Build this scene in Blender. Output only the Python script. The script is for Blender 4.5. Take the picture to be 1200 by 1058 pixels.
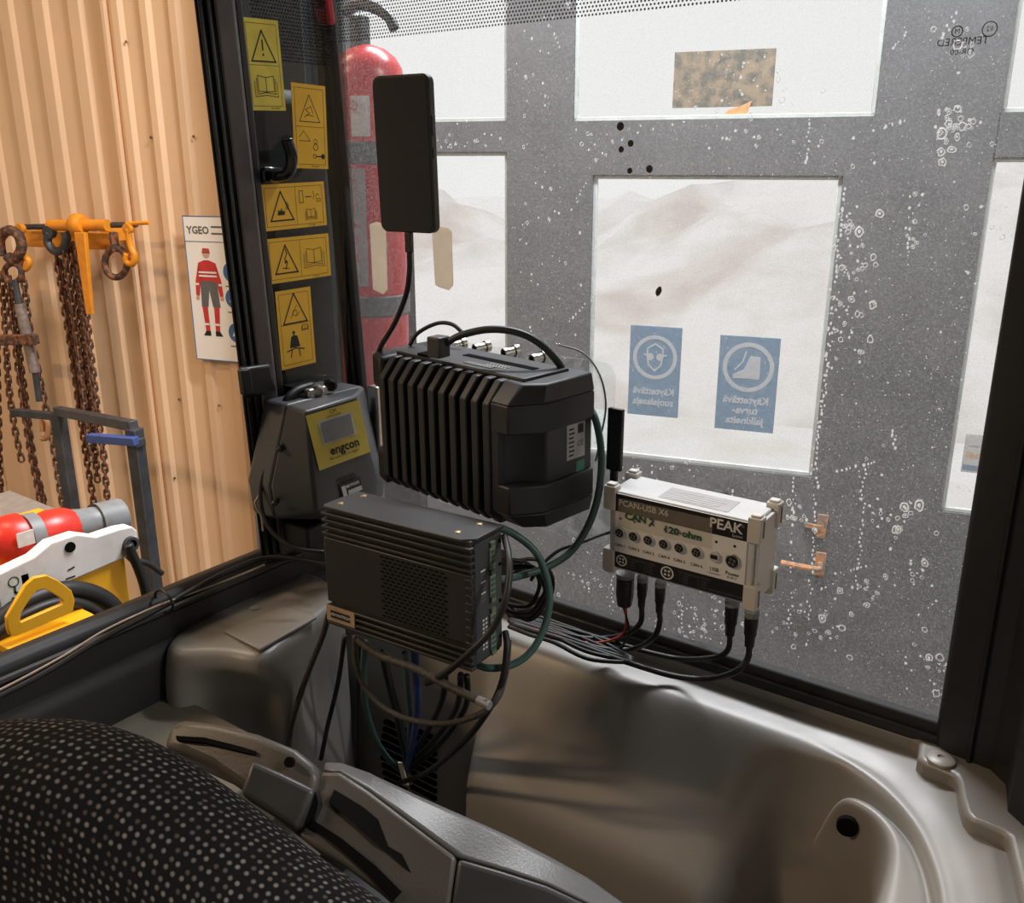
import bpy, math, random
from mathutils import Vector as V, Matrix
random.seed(7)
R = math.radians
for o in list(bpy.data.objects): bpy.data.objects.remove(o)
sc = bpy.context.scene
COL = sc.collection

# ------------------------------------------------------------------ camera
F, PITCH, HEAD = 1080.0, R(17.3), R(36)
CAM = V((0, 0, 2.30))
fw = V((-math.sin(HEAD)*math.cos(PITCH), math.cos(HEAD)*math.cos(PITCH), -math.sin(PITCH)))
rt = V((math.cos(HEAD), math.sin(HEAD), 0))
up = rt.cross(fw)
cd = bpy.data.cameras.new('camera'); cam = bpy.data.objects.new('camera', cd); COL.objects.link(cam)
cd.sensor_width = 36; cd.lens = 36*F/1200; cd.clip_start = .02; cd.clip_end = 300
cam.location = CAM
cam.rotation_euler = Matrix((rt, up, -fw)).transposed().to_euler()
sc.camera = cam

# ------------------------------------------------------------------ garage frame (the hall stands turned 15 degrees to the cab)
GA = HEAD - R(20.9)
gn = V((-math.sin(GA), math.cos(GA), 0)); gt = V((math.cos(GA), math.sin(GA), 0)); ZZ = V((0, 0, 1))
def G(T, D, z): return V((CAM.x, CAM.y, 0)) + gt*T + gn*D + ZZ*z

# ------------------------------------------------------------------ world, lamps, exposure
w = bpy.data.worlds.new('overcast'); sc.world = w; w.use_nodes = True
bg = w.node_tree.nodes['Background']
bg.inputs[0].default_value = (1, .995, .985, 1); bg.inputs[1].default_value = 1.04
sc.view_settings.view_transform = 'Standard'; sc.view_settings.look = 'None'
sc.view_settings.exposure = 0.0; sc.view_settings.gamma = 1; sc.view_settings.use_curve_mapping = False
def area(name, loc, to, size, power, color):
    l = bpy.data.lights.new(name, 'AREA'); l.shape = 'RECTANGLE'; l.size, l.size_y = size; l.energy = power; l.color = color
    o = bpy.data.objects.new(name, l); COL.objects.link(o); o.location = loc
    o.rotation_euler = (V(to)-V(loc)).to_track_quat('-Z', 'Y').to_euler(); return o
LAMPS = [  # name, T, D, power, colour
    ('warm_hall_light', -2.6, 1.2, 36, (1, .76, .52)),
    ('warm_hall_light', -3.6, -1.0, 100, (1, .72, .45)),
    ('added_door_light', -.45, 2.45, 165, (.95, .97, 1)),  # added fill lamp, stands in for window light on the console shelf
    ('added_side_light', 2.9, .3, 110, (1, .97, .94)),  # added fill lamp, brightens stickers and left cab side from the right
    ('front_light', 1.0, -2.6, 16, (1, .95, .88)),
]
for nm, T, D, pw, c in LAMPS:
    p = G(T, D, 4.28); l = area(nm, p, p-ZZ, (1.5, .22), pw, c); l.rotation_euler = (0, 0, GA)

# ------------------------------------------------------------------ ray helpers (pixel of the photograph -> point on a plane of the place)
def ray(x, y): return fw + rt*((x-600)/F) - up*((y-529)/F)
def at(x, y, d): return CAM + ray(x, y)*d
def onX(x, y, X): r = ray(x, y); return CAM + r*((X-CAM.x)/r.x)
def onY(x, y, Y): r = ray(x, y); return CAM + r*((Y-CAM.y)/r.y)
def onZ(x, y, Z): r = ray(x, y); return CAM + r*((Z-CAM.z)/r.z)
def onG(x, y, D): r = ray(x, y); return CAM + r*(D/r.dot(gn))
def tz(x, y, D=3.2): p = onG(x, y, D)-CAM; return p.dot(gt), p.z+CAM.z

# ------------------------------------------------------------------ materials
MT = {}
def mat(name, col, rough=.5, metal=0., var=.12, scale=40., bump=0., spec=.5, bscale=None):
    if name in MT: return MT[name]
    m = bpy.data.materials.new(name); MT[name] = m; m.use_nodes = True
    nt = m.node_tree; b = nt.nodes['Principled BSDF']
    b.inputs['Roughness'].default_value = rough; b.inputs['Metallic'].default_value = metal
    b.inputs['Specular IOR Level'].default_value = spec
    tc = nt.nodes.new('ShaderNodeTexCoord'); nz = nt.nodes.new('ShaderNodeTexNoise')
    nz.inputs['Scale'].default_value = scale; nz.inputs['Detail'].default_value = 4
    nt.links.new(tc.outputs['Object'], nz.inputs['Vector'])
    cr = nt.nodes.new('ShaderNodeValToRGB')
    cr.color_ramp.elements[0].position = .3; cr.color_ramp.elements[1].position = .7
    cr.color_ramp.elements[0].color = tuple(c*(1-var) for c in col)+(1,)
    cr.color_ramp.elements[1].color = tuple(min(1, c*(1+var)) for c in col)+(1,)
    nt.links.new(nz.outputs['Fac'], cr.inputs[0]); nt.links.new(cr.outputs[0], b.inputs['Base Color'])
    if bump:
        n2 = nt.nodes.new('ShaderNodeTexNoise'); n2.inputs['Scale'].default_value = bscale or scale*8; n2.inputs['Detail'].default_value = 2
        nt.links.new(tc.outputs['Object'], n2.inputs['Vector'])
        bp = nt.nodes.new('ShaderNodeBump'); bp.inputs['Strength'].default_value = bump; bp.inputs['Distance'].default_value = .001
        nt.links.new(n2.outputs['Fac'], bp.inputs['Height']); nt.links.new(bp.outputs[0], b.inputs['Normal'])
    return m
def two(name, c0, c1, scale, rough=.6, metal=0., lo=.45, hi=.6, bump=0., detail=6):
    m = mat(name, c0, rough, metal, 0, scale, bump)
    e = [n for n in m.node_tree.nodes if n.type == 'VALTORGB'][0].color_ramp.elements
    e[0].color = c0+(1,); e[1].color = c1+(1,); e[0].position = lo; e[1].position = hi
    [n for n in m.node_tree.nodes if n.type == 'TEX_NOISE'][0].inputs['Detail'].default_value = detail
    return m
def glass(name, tint=(1, 1, 1), haze=0., hscale=900., lo=.5, hi=.75, rough=.02, base=0.):
    m = bpy.data.materials.new(name); MT[name] = m; m.use_nodes = True; nt = m.node_tree; nt.nodes.clear()
    out = nt.nodes.new('ShaderNodeOutputMaterial'); tr = nt.nodes.new('ShaderNodeBsdfTransparent'); gl = nt.nodes.new('ShaderNodeBsdfGlossy')
    tr.inputs[0].default_value = tint+(1,); gl.inputs['Roughness'].default_value = rough
    lwn = nt.nodes.new('ShaderNodeLayerWeight'); lwn.inputs[0].default_value = .5
    pw = nt.nodes.new('ShaderNodeMath'); pw.operation = 'POWER'; pw.inputs[1].default_value = 4.5; nt.links.new(lwn.outputs['Facing'], pw.inputs[0])
    fr = nt.nodes.new('ShaderNodeMath'); fr.operation = 'MULTIPLY_ADD'; fr.inputs[1].default_value = .55; fr.inputs[2].default_value = .02; nt.links.new(pw.outputs[0], fr.inputs[0])
    mx = nt.nodes.new('ShaderNodeMixShader'); nt.links.new(fr.outputs[0], mx.inputs[0])
    nt.links.new(tr.outputs[0], mx.inputs[1]); nt.links.new(gl.outputs[0], mx.inputs[2]); last = mx
    if haze or base:
        df = nt.nodes.new('ShaderNodeBsdfDiffuse'); df.inputs[0].default_value = (.9, .9, .89, 1)
        tl = nt.nodes.new('ShaderNodeBsdfTranslucent'); tl.inputs[0].default_value = (.9, .9, .89, 1)
        ad = nt.nodes.new('ShaderNodeMixShader'); ad.inputs[0].default_value = .7
        nt.links.new(df.outputs[0], ad.inputs[1]); nt.links.new(tl.outputs[0], ad.inputs[2])
        tc = nt.nodes.new('ShaderNodeTexCoord'); nz = nt.nodes.new('ShaderNodeTexNoise'); nz.inputs['Scale'].default_value = hscale; nz.inputs['Detail'].default_value = 3
        nt.links.new(tc.outputs['Object'], nz.inputs['Vector'])
        mr = nt.nodes.new('ShaderNodeMapRange'); mr.inputs[1].default_value = lo; mr.inputs[2].default_value = hi
        mr.inputs[3].default_value = base; mr.inputs[4].default_value = base+haze
        nt.links.new(nz.outputs['Fac'], mr.inputs[0])
        m2 = nt.nodes.new('ShaderNodeMixShader'); nt.links.new(mr.outputs[0], m2.inputs[0])
        nt.links.new(mx.outputs[0], m2.inputs[1]); nt.links.new(ad.outputs[0], m2.inputs[2]); last = m2
    nt.links.new(last.outputs[0], out.inputs[0]); return m
def film(name, col, opac, transl=.5):
    m = bpy.data.materials.new(name); MT[name] = m; m.use_nodes = True; nt = m.node_tree; nt.nodes.clear()
    out = nt.nodes.new('ShaderNodeOutputMaterial'); tr = nt.nodes.new('ShaderNodeBsdfTransparent')
    df = nt.nodes.new('ShaderNodeBsdfDiffuse'); tl = nt.nodes.new('ShaderNodeBsdfTranslucent')
    tc = nt.nodes.new('ShaderNodeTexCoord'); nz = nt.nodes.new('ShaderNodeTexNoise'); nz.inputs['Scale'].default_value = 60
    nt.links.new(tc.outputs['Object'], nz.inputs['Vector'])
    cr = nt.nodes.new('ShaderNodeValToRGB'); cr.color_ramp.elements[0].color = tuple(c*.9 for c in col)+(1,); cr.color_ramp.elements[1].color = tuple(min(1, c*1.08) for c in col)+(1,)
    nt.links.new(nz.outputs['Fac'], cr.inputs[0])
    for n in (df, tl): nt.links.new(cr.outputs[0], n.inputs[0])
    a = nt.nodes.new('ShaderNodeMixShader'); a.inputs[0].default_value = transl
    nt.links.new(df.outputs[0], a.inputs[1]); nt.links.new(tl.outputs[0], a.inputs[2])
    b = nt.nodes.new('ShaderNodeMixShader'); b.inputs[0].default_value = opac
    nt.links.new(tr.outputs[0], b.inputs[1]); nt.links.new(a.outputs[0], b.inputs[2]); nt.links.new(b.outputs[0], out.inputs[0]); return m

BLK = mat('black_plastic', (.012, .012, .013), .42)
BLKM = mat('black_matte', (.014, .014, .015), .7)
RUB = mat('black_rubber', (.012, .012, .012), .5, var=.2, scale=120)
TRIM = mat('black_trim', (.014, .014, .016), .52, bump=.15, scale=60)
PILL = mat('brown_grey_pillar', (.085, .07, .066), .45, bump=.2, scale=50)
CONS = mat('grey_beige_plastic', (.23, .218, .2), .36, var=.04, scale=12, bump=.12, bscale=700)
CONS2 = mat('grey_beige_plastic_lid', (.225, .212, .195), .42, var=.04, scale=12, bump=.12, bscale=700)
SEATP = mat('seat_plastic', (.075, .066, .057), .4, var=.06, scale=20, bump=.15, bscale=600)
SEATG = mat('arm_grey_plastic', (.1, .099, .098), .38, var=.06, scale=20, bump=.15, bscale=600)
DARK = mat('slot_dark', (.006, .006, .006), .9, spec=.05)
ADVM = mat('computer_black', (.028, .028, .03), .45, var=.08, scale=60, bump=.1)
ADVS = mat('computer_side_grey', (.05, .055, .06), .5, scale=60)
BIGM = mat('unit_black', (.017, .019, .023), .48, var=.08, scale=60, bump=.12)
STEEL = mat('steel', (.55, .53, .5), .35, 1., scale=80)
BRASS = mat('screw_brass', (.55, .42, .25), .35, 1., scale=80)
WHT = mat('white_paint', (.78, .77, .74), .45, scale=30, var=.04)
PEAKM = mat('light_grey_metal', (.62, .615, .605), .42, var=.03, scale=30)
PEAKC = mat('beige_corner', (.66, .63, .57), .5, var=.04, scale=40)
PWHT = mat('panel_white', (.85, .85, .84), .5, var=.03)
PBLK = mat('panel_black', (.016, .015, .018), .45)
INK = mat('ink_black', (.012, .012, .012), .6)
INKW = mat('ink_white', (.75, .75, .73), .6)
INKG = mat('ink_grey', (.12, .12, .12), .6)
INKB = mat('ink_blue', (.05, .14, .36), .6)
INKR = mat('ink_red', (.55, .035, .03), .6)
PAPER = mat('poster_paper', (.86, .82, .78), .6, var=.02, scale=8)
SKIN = mat('ink_skin', (.6, .35, .24), .6)
YEL = mat('sticker_yellow', (1, .56, .035), .4, var=.05)
YELO = mat('sticker_yellow_worn', (.85, .7, .09), .4, var=.1)
LABY = mat('label_yellow', (.92, .72, .13), .4, var=.05)
ORG = mat('orange_paint', (.75, .27, .015), .45, var=.15, scale=20)
MACH = mat('machine_yellow', (.85, .42, .012), .4, var=.05, scale=10)
RED = mat('extinguisher_red', (.5, .025, .03), .3, var=.1, scale=12)
REDP = mat('plug_red', (.72, .035, .02), .35, var=.06)
REDT = mat('dark_red', (.45, .02, .03), .35, var=.06)
GRYP = mat('plug_grey', (.22, .23, .24), .45)
STRAP = mat('strap_grey', (.09, .095, .1), .7, var=.3, scale=150)
RUST = two('rusted_iron', (.075, .05, .042), (.3, .12, .055), 45, .75, .3, bump=.5)
RUSTH = two('rusted_handle', (.25, .2, .17), (.6, .27, .09), 30, .65, .3, bump=.3)
STLD = mat('dark_steel_tube', (.075, .08, .09), .45, .5, var=.3, scale=15)
BLUE = mat('clamp_blue', (.05, .09, .3), .5)
GRNC = mat('green_cable', (.045, .1, .09), .45)
BLUC = mat('blue_cable', (.03, .06, .2), .45)
REDC = mat('red_wire', (.5, .07, .03), .45)
BRAID = mat('braided_sleeve', (.045, .042, .038), .6, var=.5, scale=260, bump=.5)
GRN = mat('terminal_green', (.04, .13, .05), .5)
GRNL = mat('label_green', (.03, .25, .16), .5)
GRNI = mat('ink_green', (.02, .1, .05), .6)
DOORG = two('door_grey_paint', (.098, .102, .11), (.125, .13, .138), 6, .55, lo=.3, hi=.7)
CEIL = mat('hall_ceiling', (.55, .52, .48), .8, scale=3)
FLOOR = two('concrete', (.2, .19, .18), (.3, .29, .27), 3, .8, bump=.3)
WALL = mat('beige_sheet_metal', (.74, .50, .31), .5, var=.04, scale=3)
WALLN = mat('pale_hall_wall', (.6, .59, .57), .7, var=.04, scale=3)
NICK = mat('nickel', (.6, .57, .52), .3, 1., scale=80)
GRND = two('pale_gravel', (.9, .86, .82), (.97, .97, .97), 1.2, .9, lo=.35, hi=.55)
MOUND = two('pale_earth', (.74, .66, .62), (.97, .95, .94), .7, .9, lo=.34, hi=.56)
BLUES = film('sign_blue', (.27, .39, .52), .85, .6)
SIGNW = film('sign_white', (.93, .92, .9), .92, .6)
TAPE = film('masking_tape', (.85, .77, .66), .97, .6)
BRNS = two('brown_board', (.1, .1, .085), (.24, .19, .13), 25, .6, lo=.4, hi=.6)
GLASS = glass('cab_glass', (.965, .965, .965), .1, 650, .48, .66, base=.015)
GLASSD = glass('quarter_glass', (.5, .52, .52), .04, 300)
GLASSW = glass('door_glass', (.96, .965, .965))
PLEX = glass('clear_plastic', (.93, .95, .95), .12, 40, .45, .7)
DROP = film('dried_drop', (.98, .98, .96), .8, .65)
DOTB = film('dot_print', (.03, .03, .04), .95, .1)
SCR = mat('phone_screen', (.008, .008, .009), .06, spec=.6)
PHB = mat('phone_case', (.014, .015, .017), .4)
LCD = mat('lcd_grey', (.36, .37, .37), .25)
ENGM = mat('unit_grey_plastic', (.07, .073, .078), .42, var=.06, scale=40, bump=.1)

# ------------------------------------------------------------------ mesh helpers
class MB:
    def __init__(s): s.v = []; s.f = []; s.m = []
    def quad(s, idx, mi=0): s.f.append(tuple(idx)); s.m.append(mi)
    def add(s, vs, fs, mi=0):
        n = len(s.v); s.v += [V(p) for p in vs]
        for f in fs: s.f.append(tuple(n+i for i in f)); s.m.append(mi)
        return s
    def box(s, c, d, mi=0, rot=None):
        c = V(c); x, y, z = d[0]/2, d[1]/2, d[2]/2
        vs = [V((a*x, b*y, e*z)) for a in (-1, 1) for b in (-1, 1) for e in (-1, 1)]
        if rot is not None: vs = [rot @ p for p in vs]
        return s.add([c+p for p in vs], [(0, 1, 3, 2), (4, 6, 7, 5), (0, 4, 5, 1), (2, 3, 7, 6), (0, 2, 6, 4), (1, 5, 7, 3)], mi)
    def span(s, a, b, mi=0):
        a, b = V(a), V(b); return s.box((a+b)/2, [abs(b[i]-a[i]) for i in range(3)], mi)
    def hexa(s, bot, top, mi=0):   # two rings of equal length
        n = len(bot)
        fs = [tuple(reversed(range(n))), tuple(range(n, 2*n))]+[(i, (i+1) % n, n+(i+1) % n, n+i) for i in range(n)]
        return s.add(list(bot)+list(top), fs, mi)
    def prism(s, pts, o, u, v, wv, h0, h1, mi=0):
        o, u, v, wv = V(o), V(u), V(v), V(wv)
        return s.hexa([o+u*a+v*b+wv*h0 for a, b in pts], [o+u*a+v*b+wv*h1 for a, b in pts], mi)
    def lathe(s, prof, o=(0, 0, 0), ax=(0, 0, 1), n=16, mi=0):
        o, ax = V(o), V(ax).normalized(); a = ax.orthogonal().normalized(); b = ax.cross(a)
        k = len(s.v); m = len(prof)
        for r, h in prof:
            for i in range(n):
                t = 2*math.pi*i/n; s.v.append(o+ax*h+(a*math.cos(t)+b*math.sin(t))*r)
        for j in range(m-1):
            for i in range(n):
                s.quad((k+j*n+i, k+j*n+(i+1) % n, k+(j+1)*n+(i+1) % n, k+(j+1)*n+i), mi)
        s.quad([k+i for i in reversed(range(n))], mi); s.quad([k+(m-1)*n+i for i in range(n)], mi); return s
    def cyl(s, a, b, r, n=12, mi=0, r2=None):
        a, b = V(a), V(b); return s.lathe([(r, 0), (r if r2 is None else r2, (b-a).length)], a, b-a, n, mi)
    def tube(s, pts, r, n=8, mi=0, sub=6, closed=False, flat=1.):
        pts = smooth(pts, sub, closed) if sub > 1 else [V(p) for p in pts]
        m = len(pts); k = len(s.v); pn = None
        for i, p in enumerate(pts):
            if closed: t = pts[(i+1) % m]-pts[i-1]
            else: t = pts[min(i+1, m-1)]-pts[max(i-1, 0)]
            t.normalize()
            if pn is None: pn = t.orthogonal().normalized()
            pn = (pn-t*pn.dot(t)).normalized(); b = t.cross(pn)
            for j in range(n):
                q = 2*math.pi*j/n; s.v.append(p+pn*math.cos(q)*r+b*math.sin(q)*r*flat)
        for i in range(m if closed else m-1):
            i2 = (i+1) % m
            for j in range(n): s.quad((k+i*n+j, k+i*n+(j+1) % n, k+i2*n+(j+1) % n, k+i2*n+j), mi)
        if not closed:
            s.quad([k+j for j in reversed(range(n))], mi); s.quad([k+(m-1)*n+j for j in range(n)], mi)
        return s
    def grid(s, rows, mi=0):
        k = len(s.v); nr, nc = len(rows), len(rows[0])
        for r in rows: s.v += [V(p) for p in r]
        for i in range(nr-1):
            for j in range(nc-1): s.quad((k+i*nc+j, k+i*nc+j+1, k+(i+1)*nc+j+1, k+(i+1)*nc+j), mi)
        return s
    def build(s, name, mats, parent=None, bevel=0, seg=2, smooth=True, sub=0, solid=0, label=None, kind=None, ang=35):
        me = bpy.data.meshes.new(name); me.from_pydata([tuple(p) for p in s.v], [], s.f)
        if not isinstance(mats, (list, tuple)): mats = [mats]
        for m in mats: me.materials.append(m)
        me.polygons.foreach_set('material_index', s.m)
        if smooth: me.polygons.foreach_set('use_smooth', [True]*len(s.f))
        me.update()
        o = bpy.data.objects.new(name, me); COL.objects.link(o); o.parent = parent
        if solid: md = o.modifiers.new('solid', 'SOLIDIFY'); md.thickness = solid; md.offset = -1
        if bevel: md = o.modifiers.new('bevel', 'BEVEL'); md.width = bevel; md.segments = seg; md.limit_method = 'ANGLE'; md.angle_limit = R(40); md.harden_normals = False
        if sub: md = o.modifiers.new('sub', 'SUBSURF'); md.levels = sub; md.render_levels = sub
        elif smooth:
            for e in me.edges: pass
            me.set_sharp_from_angle(angle=R(ang))
        if label: o['label'] = label
        if kind: o['kind'] = kind
        return o
def smooth(pts, sub, closed=False):
    pts = [V(p) for p in pts]; m = len(pts); out = []
    for i in range(m if closed else m-1):
        if closed: p0, p1, p2, p3 = pts[i-1], pts[i], pts[(i+1) % m], pts[(i+2) % m]
        else: p0, p1, p2, p3 = pts[max(i-1, 0)], pts[i], pts[i+1], pts[min(i+2, m-1)]
        for q in range(sub):
            t = q/sub; out.append(.5*((2*p1)+(p2-p0)*t+(2*p0-5*p1+4*p2-p3)*t*t+(3*p1-p0-3*p2+p3)*t**3))
    if not closed: out.append(pts[-1])
    return out
def tag(o, label, cat, group=None):
    o['label'] = label; o['category'] = cat
    if group: o['group'] = group
    return o
def struct(o): o['kind'] = 'structure'; return o
def thing(name, label, cat, loc=(0, 0, 0), rot=(0, 0, 0), group=None):
    o = bpy.data.objects.new(name, None); COL.objects.link(o); o.location = loc; o.rotation_euler = rot; o.empty_display_size = .05
    return tag(o, label, cat, group)
def textmesh(txt, size, bold=0.):
    c = bpy.data.curves.new('t', 'FONT'); c.body = txt; c.size = size; c.align_x = 'CENTER'; c.align_y = 'CENTER'; c.resolution_u = 2; c.offset = bold
    o = bpy.data.objects.new('t', c); COL.objects.link(o)
    bpy.context.view_layer.update()
    me = o.to_mesh(); vs = [v.co.copy() for v in me.vertices]; fs = [tuple(p.vertices) for p in me.polygons]
    o.to_mesh_clear(); bpy.data.objects.remove(o); bpy.data.curves.remove(c); return vs, fs
class Decal:
    """flat print laid out in a plane: origin o, right u, up v, towards the viewer wv"""
    def __init__(s, o, u, v, wv, dz=.00025): s.o, s.u, s.v, s.w = V(o), V(u).normalized(), V(v).normalized(), V(wv).normalized(); s.mb = MB(); s.mats = []; s.z = dz; s.dz = dz
    def mi(s, m):
        if m not in s.mats: s.mats.append(m)
        return s.mats.index(m)
    def P(s, a, b): return s.o+s.u*a+s.v*b+s.w*s.z
    def up(s): s.z += s.dz; return s
    def poly(s, pts, m): s.mb.add([s.P(*p) for p in pts], [tuple(range(len(pts)))], s.mi(m)); return s
    def rect(s, x0, y0, x1, y1, m): return s.poly([(x0, y0), (x1, y0), (x1, y1), (x0, y1)], m)
    def circ(s, x, y, r, m, n=20, ry=None): ry = ry or r; return s.poly([(x+r*math.cos(2*math.pi*i/n), y+ry*math.sin(2*math.pi*i/n)) for i in range(n)], m)
    def line(s, pts, wd, m, closed=False):
        n = len(pts)
        for i in range(n if closed else n-1):
            a, b = V(pts[i]), V(pts[(i+1) % n]); d = (b-a)
            if d.length < 1e-7: continue
            d.normalize(); p = V((-d.y, d.x))*wd/2; a = a-d*wd/2; b = b+d*wd/2
            s.poly([tuple(a+p), tuple(a-p), tuple(b-p), tuple(b+p)], m)
        return s
    def frame(s, x0, y0, x1, y1, wd, m): return s.line([(x0, y0), (x1, y0), (x1, y1), (x0, y1)], wd, m, True)
    def ring(s, x, y, r0, r1, m, n=28):
        k = [(math.cos(2*math.pi*i/n), math.sin(2*math.pi*i/n)) for i in range(n)]
        for i in range(n):
            a, b = k[i], k[(i+1) % n]; s.poly([(x+a[0]*r0, y+a[1]*r0), (x+a[0]*r1, y+a[1]*r1), (x+b[0]*r1, y+b[1]*r1), (x+b[0]*r0, y+b[1]*r0)], m)
        return s
    def text(s, t, x, y, size, m, mirror=False, bold=0., sx=1., rot=0):
        vs, fs = textmesh(t, size, bold); k = -sx if mirror else sx
        c, sn = math.cos(rot), math.sin(rot)
        q = [(k*p.x, p.y) for p in vs]
        s.mb.add([s.P(x+a*c-b*sn, y+a*sn+b*c) for a, b in q], [tuple(reversed(f)) for f in fs] if mirror else fs, s.mi(m)); return s
    def build(s, name, parent=None, label=None, extra=None):
        # orient all faces towards the viewer
        o = s.mb.build(name, s.mats, parent, smooth=False, label=label); return o
def plate(o, u, v, wv, x0, y0, x1, y1, th, mat_, name, parent=None, bevel=0):
    mb = MB(); mb.prism([(x0, y0), (x1, y0), (x1, y1), (x0, y1)], o, u, v, wv, 0, th); return mb.build(name, mat_, parent, bevel=bevel)
def copy_tree(o, parent=None):
    c = o.copy(); COL.objects.link(c); c.parent = parent
    for ch in list(o.children): copy_tree(ch, c)
    return c

# ================================================================== THE HALL (setting)
def gspan(mb, T0, T1, D0, D1, z0, z1, mi=0):
    return mb.prism([(T0, D0), (T1, D0), (T1, D1), (T0, D1)], (0, 0, 0), gt, gn, ZZ, z0, z1, mi)
struct(gspan(MB(), -6.2, 4.2, -5, 3.3, -.1, 0).build('floor', FLOOR))
struct(gspan(MB(), -6.2, 4.2, -5, 3.3, 4.4, 4.5).build('ceiling', CEIL))
struct(gspan(MB(), -6.2, -6.1, -5, 3.3, 0, 4.4).build('wall_left', WALLN))
struct(gspan(MB(), 4.1, 4.2, -5, 3.3, 0, 4.4).build('wall_right', WALLN))
struct(gspan(MB(), -6.1, 4.1, -5.1, -5, 0, 4.4).build('wall_front', WALLN))
wr = struct(gspan(MB(), -6.1, -2.3, 3.26, 3.34, 0, 4.4).build('wall_rear', WALL))
mb = MB(); gspan(mb, -2.3, 4.1, 3.24, 3.34, 3.25, 4.4); struct(mb.build('wall_rear_header', DOORG))
mb = MB(); gspan(mb, 1.25, 4.1, 3.24, 3.34, 0, 3.25); struct(mb.build('wall_rear_side', WALL))
def sheet(T0, T1, pitch, first, d=3.25, dep=.015, fl=.45):
    prof = [(T0, 0)]; T = first
    while T < T1-.02:
        for dt, h in ((0, 0), (.018, dep), (.018+pitch*fl*.5, dep), (.036+pitch*fl*.5, 0)):
            if T0 < T+dt < T1: prof.append((T+dt, h))
        T += pitch
    prof.append((T1, 0 if prof[-1][1] == 0 else dep))
    mb = MB(); mb.grid([[G(a, d-h, z) for a, h in prof] for z in (0, 4.4)])
    return mb.build('sheet_panel', WALL, wr, solid=.0, ang=20)
sheet(-6.1, -5.04, .17, -6.05); sheet(-5.06, -4.02, .17, -5.0, d=3.247); sheet(-4.04, -2.99, .19, -3.97, fl=.6); sheet(-3.0, -2.30, .142, -2.975, d=3.238)
mb = MB(); gspan(mb, -3.0, -2.985, 3.212, 3.24, 0, 4.4); mb.build('sheet_seam', WALL, wr)
for x, y in ((177, 161), (227, 160), (148, 49), (257, 475), (210, 468), (205, 560)):
    p = onG(x, y, 3.228); MB().lathe([(.006, 0), (.006, .003), (.003, .006)], p, -gn, 8).build('sheet_screw', RUST, wr)
# steel door post between sheet wall and door
mb = MB(); gspan(mb, -2.36, -2.0, 3.12, 3.26, 0, 3.4); gspan(mb, -2.0, -1.86, 3.16, 3.26, 0, 3.4); struct(mb.build('trim_1', mat('door_post_dark', (.055, .06, .065), .6, scale=5), bevel=.004))

# the big grey door with its panes: outlines read in the door plane
door = struct(thing('door_1', 'x', 'x')); del door['label']; del door['category']
DT = 3.2
panes = [  # T0,T1,z0,z1
    (-1.84, -1.241, 2.445, 3.15), (-1.84, -1.241, 1.22, 2.343),
    (-1.0, -.031, 2.44, 3.15), (-.924, -.106, 1.262, 2.266),
    (.315, .95, 2.445, 3.15), (.31, .95, 1.193, 2.32)]
mb = MB()
def rail(name, T0, T1, z0, z1, d0=DT, d1=DT+.06):
    m = MB(); gspan(m, T0, T1, d0, d1, z0, z1); return m.build(name, DOORG, door)
rail('door_board', -1.86, -1.84, 0, 3.25); rail('door_board', -1.241, -1.0, 2.44, 3.25); rail('door_board', -1.241, -.924, 0, 2.44)
rail('door_board', -1.84, -1.241, 3.15, 3.25); rail('door_board', -1.84, -1.241, 2.343, 2.445); rail('door_board', -1.84, -1.241, 0, 1.22)
rail('door_board', -1.0, -.031, 3.15, 3.25); rail('door_board', -.924, -.106, 2.266, 2.44); rail('door_board', -.924, -.106, 0, 1.262)
rail('door_board', -.031, .315, 2.32, 3.25); rail('door_board', -.106, .31, 0, 2.32); rail('door_board', -.106, -.031, 2.32, 2.44)
rail('door_board', .315, .95, 3.15, 3.25); rail('door_board', .31, .95, 2.32, 2.445); rail('door_board', .31, .95, 0, 1.193); rail('door_board', .95, 1.26, 0, 3.25)
for T0, T1, z0, z1 in panes:
    m = MB(); gspan(m, T0, T1, DT+.028, DT+.034, z0, z1); m.build('pane', GLASSW, door, smooth=False)
    m = MB()
    for a, b, c, d in ((T0, T0+.014, z0, z1), (T1-.014, T1, z0, z1), (T0, T1, z0, z0+.014), (T0, T1, z1-.014, z1)): gspan(m, a, b, DT+.012, DT+.027, c, d)
    m.build('glazing_bead', mat('bead', (.5, .54, .53), .35, scale=20), door, bevel=.002)

# outdoors
struct(gspan(MB(), -30, 30, 3.35, 70, -.25, -.15).build('ground', GRND))
rows = []
for j in range(40):
    Dd = 9+j*.45; row = []
    for i in range(60):
        T = -22+i*.62; k = max(0, 1-abs((Dd-16)/7))
        h = 3.1*k*(.75+.25*math.sin(T*.45+1)) + .22*math.sin(T*1.7+Dd*1.3)*k+.16*math.sin(T*3.1-Dd*2.2)*k+random.uniform(-.06, .06)
        row.append(G(T, Dd, -.16+max(0, h)-.02))
    rows.append(row)
struct(MB().grid(rows).build('earth_mound', MOUND, ang=180))

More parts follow.
